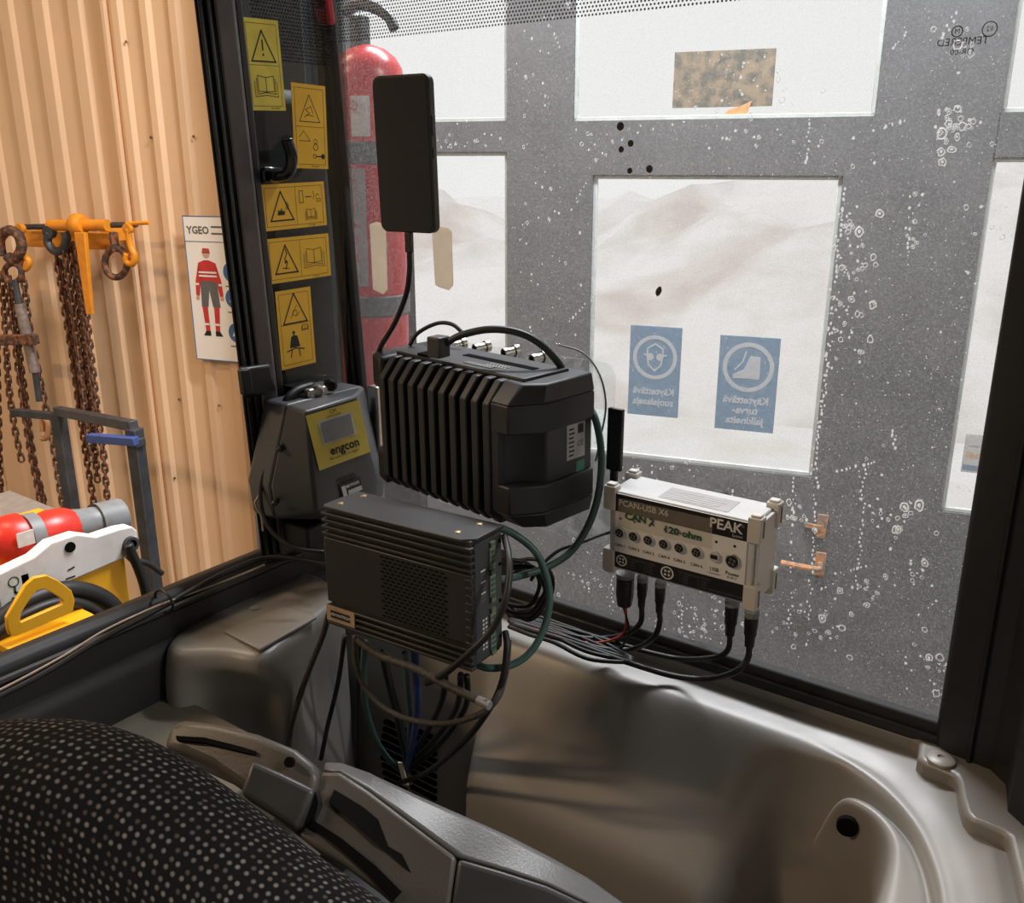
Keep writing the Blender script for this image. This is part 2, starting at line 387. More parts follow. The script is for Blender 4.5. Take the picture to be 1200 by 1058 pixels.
# ================================================================== THE CAB (setting)
XL, YG = -.97, .95
struct(MB().span((-1.02, -.7, 2.78), (.55, 1.02, 2.84)).build('cab_roof', BLKM))
struct(MB().span((-1.02, -.7, 1.14), (.55, 1.0, 1.2)).build('cab_floor', BLKM))
struct(MB().span((-1.05, -.75, .5), (.6, 1.05, 1.13)).build('machine_deck', mat('machine_grey', (.06, .06, .06), .6)))
struct(MB().span((-2.2, -2.0, .02), (1.2, 1.5, .49)).build('undercarriage', BLKM))
def lean(x0, y0, x1, y1, f, arg, z0, z1):
    a, b = f(x0, y0, arg), f(x1, y1, arg)
    def L(z): return a+(b-a)*((z-a.z)/(b.z-a.z))
    return L(z0), L(z1)
def post(name, Lpx, Rpx, X, dX, z0, z1, m, parent=None, bevel=.004):
    l0, l1 = lean(*Lpx, onX, X, z0, z1); r0, r1 = lean(*Rpx, onX, X, z0, z1); d = V((-dX, dX*.8, 0))
    return MB().hexa([l0, r0, r0+d, l0+d], [l1, r1, r1+d, l1+d]).build(name, m, parent, bevel=bevel)
# rear door pillar: outer rubber seal with two beads, brown inner face, dark return beside the glass
t2 = struct(post('trim_2', (250, 0, 327, 640), (275, 0, 345, 640), XL+.012, .09, 1.25, 2.78, PILL))
post('door_seal', (227, 0, 305, 640), (250, 0, 327, 640), XL+.006, .06, 1.25, 2.78, RUB, t2)
post('seal_bead', (231, 0, 310, 640), (236, 0, 314.5, 640), XL+.012, .02, 1.25, 2.78, RUB, t2, .002)
post('seal_bead', (241, 0, 319, 640), (246, 0, 323.5, 640), XL+.012, .02, 1.25, 2.78, RUB, t2, .002)
post('glass_return', (275, 0, 345, 640), (283, 0, 352, 640), XL+.006, .05, 1.25, 2.78, BLK, t2, .002)
# quarter window with dot print
w2 = struct(thing('window_2', 'x', 'x')); del w2['label']; del w2['category']
MB().span((XL-.005, .76, 1.72), (XL, .955, 2.78)).build('pane', GLASSD, w2, smooth=False)
mb = MB(); n = 0
for j in range(46):
    for i in range(30):
        y = .80+i*.0045+(j % 2)*.00225; z = 2.425+j*.0042
        if y < .945: mb.lathe([(.0013, 0), (.0013, .0002)], (XL+.0003, y, z), (1, 0, 0), 6)
mb.build('dot_print', DOTB, w2, smooth=False, kind='stuff')
# grey machine housing just outside the quarter window
struct(MB().span((-1.14, .86, 1.3), (-1.05, 1.0, 2.4)).build('trim_7', mat('housing_grey', (.13, .138, .145), .55, scale=8, var=.25), bevel=.02))
# corner post
p0, p1 = lean(394, 37, 426, 400, onY, YG, 1.68, 2.78); dx = V((-.032, 0, 0)); dy = V((0, .004, 0)); q = V((0, -.014, 0))
t3 = struct(MB().hexa([p0+q, p0+dy, p0+dx+dy, p0+dx+q], [p1+q, p1+dy, p1+dx+dy, p1+dx+q]).build('trim_3', BLK, bevel=.006, seg=3))
a = V((-.012, -.0145, 0)); MB().tube([p0+a, p1+a], .004, 6, sub=1).build('seal_bead', RUB, t3)

# rear window
w1 = struct(thing('window_1', 'x', 'x')); del w1['label']; del w1['category']
MB().span((-.985, YG, 1.73), (-.11, YG+.005, 2.78)).build('pane', GLASS, w1, smooth=False)
MB().span((-.97, .934, 1.716), (-.09, .9495, 1.744)).build('frame_bottom', BLKM, w1, bevel=.003)
MB().span((-.97, .929, 1.718), (-.09, .936, 1.732)).build('frame_lip', RUB, w1, bevel=.003)
MB().span((-1.0, .93, 2.72), (-.09, .97, 2.78)).build('frame_top', TRIM, w1, bevel=.003)
mb = MB()
for j in range(40):
    for i in range(230):
        x = -.976+i*.0046+(j % 2)*.0023; z = 2.457+j*.0041
        e = -.33+(z-2.449)*8.0 if z > 2.449 else -.33
        if x < min(-.12, e) : mb.add([V((x+.0014*math.cos(q), YG-.0006, z+.0014*math.sin(q))) for q in [k*math.pi/3 for k in range(6)]], [tuple(range(6))])
mb.build('dot_print', DOTB, w1, smooth=False, kind='stuff')
# dried drops: rings and beads, in clusters, runs and dashed trails (pixels of the glass as seen, laid on the pane)
mb = MB()
def drop(x, y, r, ringed=True, el=1.0):
    c = onY(x, y, YG-.0008)
    n = 10; ph = random.uniform(0, 6); wob = [random.uniform(.8, 1.2) for _ in range(n)]
    def P(k, s, h): q = 2*math.pi*k/n+ph; return c+V((r*s*wob[k % n]*math.cos(q), -h, r*s*wob[k % n]*el*math.sin(q)))
    if ringed and r > .0016:
        k0 = len(mb.v)
        for s, h in ((1, 0), (.86, .0007), (.62, 0)):
            for k in range(n): mb.v.append(P(k, s, h))
        for j in range(2):
            for k in range(n): mb.quad((k0+j*n+k, k0+j*n+(k+1) % n, k0+(j+1)*n+(k+1) % n, k0+(j+1)*n+k))
        if random.random() < .45: mb.add([P(k, .35, .0003) for k in range(n)], [tuple(range(n))])
    else: mb.add([P(k, 1, .0002) for k in range(n)], [tuple(range(n))])
PX = .00105
def cluster(cx, cy, sx, sy, n, rmin, rmax):
    for _ in range(n):
        x, y = random.gauss(cx, sx), random.gauss(cy, sy)
        if 430 < x < 1190 and 5 < y < 820: drop(x, y, PX*rmin*(rmax/rmin)**(random.random()**1.8), el=random.uniform(.8, 1.4))
def trail(x0, y0, x1, y1, step=5, r=1.0, jit=1.5):
    d = math.hypot(x1-x0, y1-y0); n = int(d/step)
    for i in range(n):
        t = i/n
        if random.random() < .82: drop(x0+(x1-x0)*t+random.gauss(0, jit), y0+(y1-y0)*t, PX*r*random.uniform(.6, 1.3), False, random.uniform(1, 2))
for a in ((1040, 605, 22, 12, 26, 1.2, 5), (1120, 160, 14, 22, 22, 1.5, 5.5), (1115, 135, 18, 14, 12, 1.2, 4.5), (960, 740, 22, 16, 26, 1, 5), (1090, 780, 26, 22, 26, 1, 5),
          (1020, 690, 30, 12, 16, 1, 4), (1075, 665, 22, 14, 14, 1, 4), (850, 690, 30, 40, 60, .8, 3), (820, 740, 30, 22, 60, .8, 3), (690, 680, 26, 16, 26, .8, 3.2),
          (985, 345, 9, 60, 40, .8, 3.5), (1010, 330, 12, 50, 24, .8, 4), (1000, 270, 14, 14, 14, 1, 4.5), (1070, 270, 6, 40, 14, 1, 3), (1130, 50, 12, 20, 10, 1.5, 5),
          (640, 300, 24, 90, 40, .8, 2.6), (650, 520, 20, 60, 30, .8, 2.6), (640, 60, 20, 40, 18, .8, 3), (870, 150, 90, 20, 34, .8, 2.6), (540, 160, 30, 10, 20, .8, 2.5),
          (930, 600, 14, 10, 14, 1.5, 3.5), (1050, 480, 60, 60, 36, .7, 2.5), (760, 545, 50, 9, 26, .7, 2.6), (700, 165, 30, 14, 10, 1, 2.6), (1150, 330, 22, 80, 20, .8, 2.6), (890, 85, 40, 22, 16, 1, 3.5)):
    cluster(*a)
for a in ((957, 560, 945, 760), (930, 560, 925, 740), (978, 380, 950, 560), (1013, 540, 1005, 690), (1045, 505, 1050, 530), (1070, 250, 1063, 300), (948, 140, 944, 200),
          (980, 552, 1030, 540), (980, 672, 1020, 662), (962, 690, 990, 680), (1080, 720, 1100, 700), (668, 250, 690, 210), (665, 380, 700, 340), (735, 560, 790, 545),
          (1034, 150, 1065, 140), (640, 20, 660, 60), (870, 78, 880, 68), (1042, 60, 1070, 34), (1105, 45, 1122, 10), (860, 570, 858, 720), (800, 700, 800, 790), (720, 580, 716, 760)):
    trail(*a)
trail(990, 215, 955, 555, 6, 1.1, 1)
for _ in range(2200): drop(random.uniform(600, 1180), random.uniform(10, 830), PX*random.uniform(.25, .6), False)
mb.build('dried_drops', DROP, w1, smooth=False, kind='stuff')
# dark specks, a stuck fly and the etched mark on the glass
mb = MB()
for x, y, r in ((727, 148, 4.5), (739, 168, 3.6), (728, 175, 3.4), (761, 198, 4), (738, 200, 3.2)):
    c = onY(x, y, YG-.001); mb.add([c+V((PX*r*math.cos(k*.6283), 0, PX*r*math.sin(k*.6283))) for k in range(10)], [tuple(range(10))])
mb.build('dark_specks', INK, w1, smooth=False, kind='stuff')
d = Decal(V((0, YG, 0)), (1, 0, 0), (0, 0, 1), (0, -1, 0), .0006)
c = onY(1122, 37, YG); d.ring(c.x, c.z, .004, .005, INKG, 10); d.text('M', c.x, c.z, .006, INKG)
c = onY(1128, 49, YG); d.text('TEMPERED', c.x, c.z, .009, INKG, mirror=True)
c = onY(1128, 61, YG); d.text('43R-00', c.x, c.z, .007, INKG, mirror=True); c = onY(1160, 34, YG); d.ring(c.x, c.z, .0055, .0063, INKG); d.text('E2', c.x, c.z, .0055, INKG, mirror=True)
d.build('etched_mark', w1)

# right rear pillar and its trim
pl = [(-.131, .952), (-.131, .93), (-.113, .921), (-.075, .917), (-.058, .90), (-.05, .858), (-.028, .838), (.14, .83), (.14, 1.0), (-.131, 1.0)]
t4 = struct(MB().prism(pl, (0, 0, 0), (1, 0, 0), (0, 1, 0), ZZ, 1.70, 2.78).build('trim_4', TRIM, bevel=.006, seg=3))
MB().tube([V((-.095, .918, 1.72)), V((-.095, .918, 2.78))], .003, 6, sub=1).build('seal_bead', RUB, t4)
# left sill below the open side
prof = [(-1.0, 1.765), (-.99, 1.786), (-.972, 1.79), (-.96, 1.783), (-.955, 1.765), (-.952, 1.735), (-.945, 1.728), (-.94, 1.715), (-.94, 1.635), (-1.0, 1.62)]
t5 = struct(MB().hexa([V((x, -.5, z)) for x, z in prof], [V((x, .87, z)) for x, z in prof]).build('trim_5', TRIM, bevel=.004, seg=3))
MB().span((-1.0, -.5, 1.2), (-.945, .95, 1.64)).build('lower_skin', BLKM, t5)
MB().tube([V((-.952, -.5, 1.772)), V((-.952, .4, 1.772)), V((-.951, .8, 1.772))], .005, 8, sub=4).build('seal_bead', RUB, t5)
struct(MB().span((-.945, -.45, 1.6), (-.72, .575, 1.665)).build('trim_6', mat('olive_floor_plastic', (.13, .115, .085), .6, scale=20), bevel=.004))

# ================================================================== REAR CONSOLE (moulded shelf under the rear window)
con = thing('rear_console', 'grey moulded plastic console shelf running under the rear window', 'console', (-.5, .85, 1.2))
con.location = (0, 0, 0)
back = .935
def prow(X, wallY, kind):
    if kind == 'bulge': ys = [(.83, 1.61), (.795, 1.562), (.783, 1.545), (.778, 1.53), (.775, 1.49), (.77, 1.25)]
    else: ys = [(wallY+.018, 1.66), (wallY+.008, 1.62), (wallY+.004, 1.58), (wallY+.002, 1.54), (wallY, 1.48), (wallY, 1.25)]
    return [V((X, back, 1.706)), V((X, .929, 1.706)), V((X, .916, 1.703)), V((X, .898, 1.7)), V((X, .886, 1.697)), V((X, .876, 1.686))] + [V((X, y, z)) for y, z in ys]
st = [prow(-.975, .84, 'r'), prow(-.86, .84, 'r'), prow(-.72, .84, 'r'), prow(-.662, .84, 'r'), prow(-.645, .80, 'bulge'), prow(-.63, .8, 'bulge'), prow(-.5, .8, 'bulge'), prow(-.38, .8, 'bulge'), prow(-.325, .8, 'bulge'), prow(-.31, .8, 'bulge')]
# right corner: ridge bends towards the viewer, a rounded cup rim stands in the recess
def cor(lip, ridge, groove, rimo, rim, rimi, bot):
    l, r = V((*lip, 1.706)), V((*ridge, 1.699)); m = l.lerp(r, .5); m.z = 1.703; e = l.lerp(r, 1.12); e.z = 1.688
    b0 = l.lerp(r, -1.0); b0.z = 1.706
    return [b0, l, m, l.lerp(r, .8)+V((0, 0, -.003)), r, e, V(groove), V(groove)*.4+V(rimo)*.6, V(rimo), V(rim), V(rimi), V(bot)]
st += [prow(-.268, .855, 'r'), prow(-.245, .855, 'r'),
       cor((-.2, .925), (-.208, .882), (-.214, .862, 1.64), (-.221, .848, 1.60), (-.222, .843, 1.595), (-.224, .84, 1.56), (-.226, .838, 1.25)),
       cor((-.17, .925), (-.19, .876), (-.194, .862, 1.652), (-.199, .85, 1.672), (-.201, .842, 1.684), (-.203, .832, 1.672), (-.206, .826, 1.25)),
       cor((-.14, .92), (-.165, .864), (-.170, .854, 1.672), (-.178, .848, 1.686), (-.182, .84, 1.690), (-.186, .828, 1.678), (-.188, .82, 1.25)),
       cor((-.11, .88), (-.142, .846), (-.147, .84, 1.677), (-.152, .834, 1.689), (-.157, .828, 1.691), (-.163, .82, 1.678), (-.168, .812, 1.25)),
       cor((-.08, .85), (-.118, .82), (-.122, .816, 1.68), (-.13, .81, 1.69), (-.136, .806, 1.690), (-.145, .80, 1.675), (-.15, .795, 1.25)),
       cor((-.06, .80), (-.1, .79), (-.104, .786, 1.682), (-.12, .78, 1.69), (-.127, .775, 1.689), (-.138, .772, 1.672), (-.144, .77, 1.25)),
       cor((-.035, .74), (-.073, .73), (-.077, .727, 1.682), (-.11, .715, 1.689), (-.121, .71, 1.688), (-.132, .707, 1.668), (-.142, .705, 1.25)),
       cor((-.02, .6), (-.055, .6), (-.06, .6, 1.682), (-.1, .6, 1.688), (-.116, .6, 1.687), (-.13, .6, 1.66), (-.142, .6, 1.25)),
       cor((0, .3), (-.045, .3), (-.05, .3, 1.682), (-.1, .3, 1.688), (-.116, .3, 1.687), (-.13, .3, 1.66), (-.142, .3, 1.25))]
cb = MB().grid(st).build('shelf_body', CONS, con, sub=3)
lip = [(-.98, .94), (-.98, .93), (-.152, .93), (-.142, .922), (-.139, .899), (-.132, .892), (-.102, .889), (-.097, .880), (-.09, .856), (-.082, .835), (-.074, .826), (-.05, .826), (-.043, .822), (-.02, .744), (.0, .3), (.1, .3), (.1, .98), (-.1, .98), (-.1, .94)]
MB().prism(lip, (0, 0, 0), (1, 0, 0), (0, 1, 0), ZZ, 1.66, 1.722).build('window_lip', CONS, con, bevel=.006, seg=3)
MB().lathe([(.0135, 0), (.0135, .003), (.011, .0045), (.004, .005), (.003, .003)], (-.118, .903, 1.722), (0, 0, 1), 20).build('screw_cap', mat('cap_grey', (.3, .28, .25), .4), con)
p = at(993, 967, (onY(993, 967, .826)-CAM).dot(fw)); nrm = V((.25, -1, .05)).normalized()
MB().lathe([(.0105, 0), (.0105, .006), (.008, .0065)], p-nrm*.002, nrm, 20).build('hole_plug', DARK, con, label='dark round hole in the cup recess')
# vents in the recess wall
for k in range(11):
    for s in (0, 1):
        y0 = 850+k*8.6; x0, x1 = (446, 476) if s == 0 else (482, 511)
        x0 += abs(k-4)*1.2 if s == 0 else 0; x1 -= 0
        a, b = onY(x0, y0-3+s*9, .838), onY(x1, y0+5+s*9, .838)
        zc = (a.z+b.z)/2
        MB().box(((a.x+b.x)/2, .8385, zc), (abs(b.x-a.x), .006, .0052)).build('vent_slot', DARK, con)
# rounded hump at the left with a flush lid
hump = thing('corner_cover', 'rounded beige plastic cover in the rear left cab corner', 'cover')
ht = [(-.962, .82), (-.968, .60), (-.945, .566), (-.918, .556), (-.895, .566), (-.875, .582), (-.85, .598), (-.815, .604), (-.808, .63), (-.83, .69), (-.855, .82)]
hl = [(-.962, .82), (-.972, .60), (-.948, .562), (-.918, .55), (-.899, .562), (-.893, .6), (-.868, .634), (-.822, .638), (-.808, .65), (-.828, .69), (-.855, .82)]
def off(pts, s, cx=-.89, cy=.70): return [(cx+(x-cx)*s, cy+(y-cy)*s) for x, y in pts]
rows = []
for s, z in ((.002, 1.742), (.78, 1.742), (.93, 1.738), (.99, 1.728), (1.0, 1.712), (1.001, 1.69), (1.01, 1.60), (1.02, 1.40)):
    pts = off(hl if z < 1.7 else ht, s)
    rows.append([V((x, y, z+(.006 if s < .95 else 0)*0)) for x, y in pts+[pts[0]]])
MB().grid(rows).build('cover_shell', CONS, hump, sub=2)
lid = [onZ(x, y, 1.7425) for x, y in ((262, 741), (305, 763), (372, 724), (330, 712))]
MB().prism([(p.x, p.y) for p in lid], (0, 0, 0), (1, 0, 0), (0, 1, 0), ZZ, 1.7405, 1.7455).build('lid_panel', CONS2, hump, bevel=.002)
MB().lathe([(.006, 0), (.006, .002), (.003, .003)], onZ(298, 713, 1.742), (0, 0, 1), 12).build('screw_cap', CONS2, hump)

# ================================================================== SEAT
seat = thing('driver_seat', 'black driver seat back in dotted black and white woven fabric', 'seat', (0, 0, 0))
def fabric():
    m = bpy.data.materials.new('dotted_fabric'); m.use_nodes = True; nt = m.node_tree; b = nt.nodes['Principled BSDF']; b.inputs['Roughness'].default_value = .95
    b.inputs['Specular IOR Level'].default_value = .15
    uv = nt.nodes.new('ShaderNodeUVMap'); vo = nt.nodes.new('ShaderNodeTexVoronoi'); vo.voronoi_dimensions = '2D'; vo.inputs['Scale'].default_value = 1/.0050; vo.inputs['Randomness'].default_value = .35
    nt.links.new(uv.outputs[0], vo.inputs['Vector'])
    mr = nt.nodes.new('ShaderNodeMapRange'); mr.inputs[1].default_value = .31; mr.inputs[2].default_value = .12; nt.links.new(vo.outputs['Distance'], mr.inputs[0])
    cr = nt.nodes.new('ShaderNodeMixRGB'); cr.inputs[1].default_value = (.012, .012, .013, 1); nt.links.new(mr.outputs[0], cr.inputs[0])
    c2 = nt.nodes.new('ShaderNodeMixRGB'); c2.inputs[1].default_value = (.27, .25, .235, 1); c2.inputs[2].default_value = (.09, .075, .07, 1)
    sp = nt.nodes.new('ShaderNodeSeparateColor'); nt.links.new(vo.outputs['Color'], sp.inputs[0]); nt.links.new(sp.outputs[0], c2.inputs[0]); nt.links.new(c2.outputs[0], cr.inputs[2])
    nt.links.new(cr.outputs[0], b.inputs['Base Color'])
    bp = nt.nodes.new('ShaderNodeBump'); bp.inputs['Strength'].default_value = .4; bp.inputs['Distance'].default_value = .0006; nt.links.new(mr.outputs[0], bp.inputs['Height']); nt.links.new(bp.outputs[0], b.inputs['Normal']); return m
FAB = fabric()
# back cushion: a thick slab with a rounded crown, its face turned to the viewer; S runs over the crown
crown = [(-200, 885), (-120, 862), (-40, 848), (30, 845), (80, 852), (130, 872), (190, 910), (250, 955), (310, 1002), (370, 1045), (440, 1096), (520, 1155), (600, 1215), (680, 1280)]
rows = []; L = []
for i, (x, y) in enumerate(crown):
    d = .50-.004*i; c = at(x, y, d); u = 0
    dn = V((.05, -.16, -.98)).normalized(); bk = V((-.1, .95, -.1)).normalized()
    r = .045; z1 = V((0, 0, 1))
    prof = [c-z1*r+z1*r*math.sin(R(a))-bk*r*math.cos(R(a)) for a in (180, 150, 120, 95, 70, 45, 20, 0)]
    front = prof[-1]; col = list(prof)
    for k in range(1, 14): col.append(front+dn*(.035*k)+V((0, -1, 0))*(.012*math.sin(k/13*math.pi)))
    rows.append(col)
mbs = MB().grid(rows)
so = mbs.build('back_cushion', FAB, seat, sub=1)
uvl = so.data.uv_layers.new(name='UVMap'); nc = len(rows[0]); U = [0]
for i in range(1, len(rows)): U.append(U[-1]+(rows[i][8]-rows[i-1][8]).length)
Vv = [[0] for _ in rows]
for i, r_ in enumerate(rows):
    for j in range(1, nc): Vv[i].append(Vv[i][-1]+(r_[j]-r_[j-1]).length)
for lp in so.data.loops:
    i, j = divmod(lp.vertex_index, nc); uvl.data[lp.index].uv = (U[i], Vv[i][j])

# seat arm and recliner bracket beside the cushion
arm = thing('seat_armrest', 'grey and brown plastic armrest hinge beside the dotted seat', 'armrest')
def ribbon(pa, pb, da, db, th, name, m, parent, bevel=.004, sub=0, drop=None):
    """beam whose upper outline is pa and lower outline pb (same count), with real thickness th going away and down"""
    A = [at(x, y, d) for (x, y), d in zip(pa, da)]; B = [at(x, y, d) for (x, y), d in zip(pb, db)]
    dv = V(drop) if drop else V((-.3, .55, -.78)); dv = dv.normalized()*th
    rows = [[p+dv for p in A], A, B, [p+dv for p in B]]
    rows.append([p+dv for p in A])
    mb = MB().grid(rows); n = len(A)
    mb.quad((0, n, 2*n, 3*n)); mb.quad((n-1, 4*n-1, 3*n-1, 2*n-1)); 
    return mb.build(name, m, parent, bevel=bevel, seg=3)
# curved rear beam
ribbon([(200, 848), (215, 842), (250, 846), (300, 858), (345, 876), (366, 893), (374, 910)], [(188, 876), (215, 884), (250, 900), (285, 925), (310, 948), (335, 968), (350, 980)],
       [.66, .655, .645, .63, .62, .615, .61], [.645, .64, .63, .615, .605, .6, .597], .05, 'rear_beam', SEATP, arm, .006)
ribbon([(206, 862), (240, 864), (280, 874), (300, 880)], [(207, 867), (240, 870), (280, 880), (298, 884)], [.6445, .637, .626, .622], [.643, .635, .624, .62], .004, 'beam_groove', DARK, arm, 0)
MB().lathe([(.0035, 0), (.0035, .003)], at(341, 893, .6125), V((.2, -.9, .6)), 12).build('pin_hole', DARK, arm)
ribbon([(293, 889), (330, 905), (371, 925)], [(280, 930), (312, 950), (345, 972)], [.602, .6, .597], [.594, .592, .588], .02, 'recliner_clip', mat('clip_grey', (.05, .048, .045), .4), arm, .004)
ribbon([(371, 925), (374, 940), (366, 972)], [(346, 972), (346, 974), (345, 976)], [.597, .597, .597], [.6, .6, .6], .01, 'clip_end', BLK, arm, .002)
# main arm: bright upper face, brown inner face with two long slots, dark nose
up_ = [(378, 893), (400, 894), (440, 908), (503, 937), (560, 962), (600, 980), (645, 1003), (690, 1028), (740, 1064), (800, 1110)]
lo_ = [(376, 903), (398, 904), (432, 926), (467, 953), (505, 982), (535, 1004), (590, 1020), (640, 1036), (700, 1064), (760, 1110)]
dd_ = [.64, .635, .63, .62, .61, .605, .6, .595, .59, .58]
ribbon(up_, lo_, dd_, [d-.018 for d in dd_], .03, 'upper_face', SEATG, arm, .004)
inn = lo_[:6]; inb = [(350, 980), (365, 992), (400, 1012), (440, 1042), (480, 1078), (520, 1110)]
ribbon(inn, inb, [d-.019 for d in dd_[:6]], [.595, .59, .585, .58, .575, .57], .03, 'inner_face', SEATP, arm, .003)
ribbon([(392, 925), (425, 945), (470, 982), (500, 1008), (512, 1018)], [(385, 940), (405, 956), (448, 995), (490, 1030), (515, 1040)], [.6085, .604, .596, .589, .587], [.602, .598, .590, .584, .582], .004, 'arm_slot', DARK, arm, 0)
ribbon([(366, 960), (400, 982), (440, 1014), (470, 1044)], [(362, 968), (395, 992), (432, 1026), (460, 1056)], [.5975, .5905, .584, .579], [.596, .5885, .582, .577], .004, 'arm_slot', DARK, arm, 0)
ribbon(lo_[5:], [(520, 1110), (580, 1125), (640, 1140), (700, 1160), (760, 1180)], [d-.0185 for d in dd_[5:]], [.57, .565, .56, .555, .55], .03, 'nose_face', mat('nose_grey', (.035, .035, .035), .4), arm, .004)

# ================================================================== CAN INTERFACE BOX
pk = thing('interface_box', 'light grey interface box with a row of round sockets in front of the rear window', 'interface box', (-.394, .874, 1.9096), (R(1.7), 0, R(.4)))
W, Dp, H = .1805, .0615, .1
MB().box((0, 0, 0), (W-.012, Dp-.004, H-.006)).build('case', PEAKM, pk, bevel=.002)
MB().box((W/2-.004, 0, 0), (.004, Dp-.01, H-.012)).build('side_plate', PEAKM, pk, bevel=.001)
for sx in (-1, 1):
    for sz in (-1, 1):
        for sy in (-1, 1):
            m = MB(); m.box((sx*(W/2-.0065), sy*(Dp/2-.006), sz*(H/2-.012)), (.015, .014, .028)); m.box((sx*(W/2-.0065), sy*(Dp/2-.006), sz*(H/2+.0025)), (.011, .010, .004))
            c_ = m.build('corner_clip', PEAKC, pk, bevel=.0015)
            MB().box((sx*(W/2+.0012), sy*(Dp/2-.006), sz*(H/2-.011)), (.0008, .003, .018)).build('clip_slot', INKG, c_)
fx0, fx1, fz0, fz1 = -W/2+.0135, W/2-.0135, -H/2+.006, H/2-.005; FW, FH = fx1-fx0, fz1-fz0
yF = -(Dp-.004)/2
MB().span((fx0, yF-.0012, fz0), (fx1, yF+.001, fz1)).build('front_panel', PWHT, pk)
d = Decal((0, yF-.0012, 0), (1, 0, 0), (0, 0, 1), (0, -1, 0), .00012)
def uu(a): return fx0+FW*a
def vv(b): return fz1-FH*b
d.rect(uu(0), vv(.235), uu(1), vv(0), PBLK); d.rect(uu(0), vv(1), uu(1), vv(.785), PBLK); d.up()
d.text('PCAN-USB X6', uu(.225), vv(.115), .0098, INKW, bold=.0001)
d.text('PEAK', uu(.845), vv(.10), .0155, INKW, bold=.00035); d.text('System', uu(.93), vv(.195), .004, INKW); d.rect(uu(.955), vv(.075), uu(.975), vv(.04), INKG)
us = [.047, .16, .278, .4, .52, .65]
for k, u_ in enumerate(us): d.text('CAN %d' % (k+1), uu(u_), vv(.69), .0047, INK, bold=.0001)
d.text('USB', uu(.782), vv(.685), .0058, INK, bold=.0001); d.text('Connection', uu(.782), vv(.735), .003, INK)
d.text('Power', uu(.912), vv(.685), .0058, INK, bold=.0001); d.text('8-30 V', uu(.912), vv(.735), .004, INK)
for u_ in (.045, .16, .28, .4, .52, .65, .785, .917): d.circ(uu(u_), vv(.325), .0016, INK, 10)
for u_, r_ in ((.062, .0068), (.43, .0078)):
    d.ring(uu(u_), vv(.893), r_*.78, r_, INKW)
    for a in range(4): d.circ(uu(u_)+r_*.4*math.cos(a*1.571+.78), vv(.893)+r_*.4*math.sin(a*1.571+.78), r_*.2, INKW, 8)
for u_, t in ((.2, 'Pin assignment CAN'), (.62, 'Pin assignment Power')):
    d.text(t, uu(u_+.02), vv(.835), .0042, INKG)
    for k in range(3): d.text('%d  GND' % (k+1), uu(u_-.06), vv(.88+k*.04), .0032, INKG); d.text('%d  CAN' % (k+4), uu(u_+.08), vv(.88+k*.04), .0032, INKG)
d.text('www.peak-system.com', uu(.87), vv(.955), .004, INKG)
d.build('front_print', pk)
for k, u_ in enumerate(us+[.782, .912]):
    r_ = .0062 if k < 7 else .0078; o_ = V((uu(u_), yF-.0012, vv(.51)))
    s_ = MB().lathe([(r_, 0), (r_, .002), (r_*.9, .0028), (r_*.82, .0028)], o_, (0, -1, 0), 20).build('socket', STEEL if k == 7 else PEAKM, pk)
    if k == 6: MB().box(o_+V((0, -.003, 0)), (.0075, .0006, .0045)).build('socket_face', INK, s_)
    else:
        MB().lathe([(r_*.8, 0), (r_*.8, .0005)], o_+V((0, -.0028, 0)), (0, -1, 0), 20).build('socket_face', PBLK, s_)
        m = MB()
        for a in range(4): m.lathe([(r_*.2, 0), (r_*.2, .0006)], o_+V((r_*.38*math.cos(a*1.571+.5), -.0032, r_*.38*math.sin(a*1.571+.5))), (0, -1, 0), 8)
        m.build('socket_pins', STEEL, s_)
# tape with felt pen writing
TPF = film('clear_tape', (.7, .62, .5), .3, .2)
tp = Decal((0, yF-.0018, 0), (1, 0, 0), (0, 0, 1), (0, -1, 0), .0002); tp.rect(uu(.025), vv(.43), uu(.752), vv(.05), TPF); tp.build('tape_strip', pk, label='yellowed clear tape with green pen writing')
d = Decal((0, yF-.0021, 0), (1, 0, 0), (0, 0, 1), (0, -1, 0), .0002)
for i, (t, a, sc_) in enumerate((('CAN 2', .2, .0108), ('120 ohm', .535, .0108))): d.text(t, uu(a), vv(.27+.05*i), sc_, GRNI, bold=.0004, sx=1.15)
d.build('pen_writing', pk)
d = Decal((0, 0, (H-.006)/2), (1, 0, 0), (0, 1, 0), (0, 0, 1), .0003); d.rect(-.03, -.02, .05, .014, mat('silver_label', (.42, .4, .39), .4)); d.up()
for k in range(5): d.rect(-.026, -.016+k*.0055, .046-random.uniform(0, .02), -.0145+k*.0055, PEAKM)
d.build('top_label', pk)
# mounting puck to the glass
MB().cyl((0, Dp/2-.003, .01), (0, .0755, .01), .022, 20).build('suction_mount', BLK, pk)

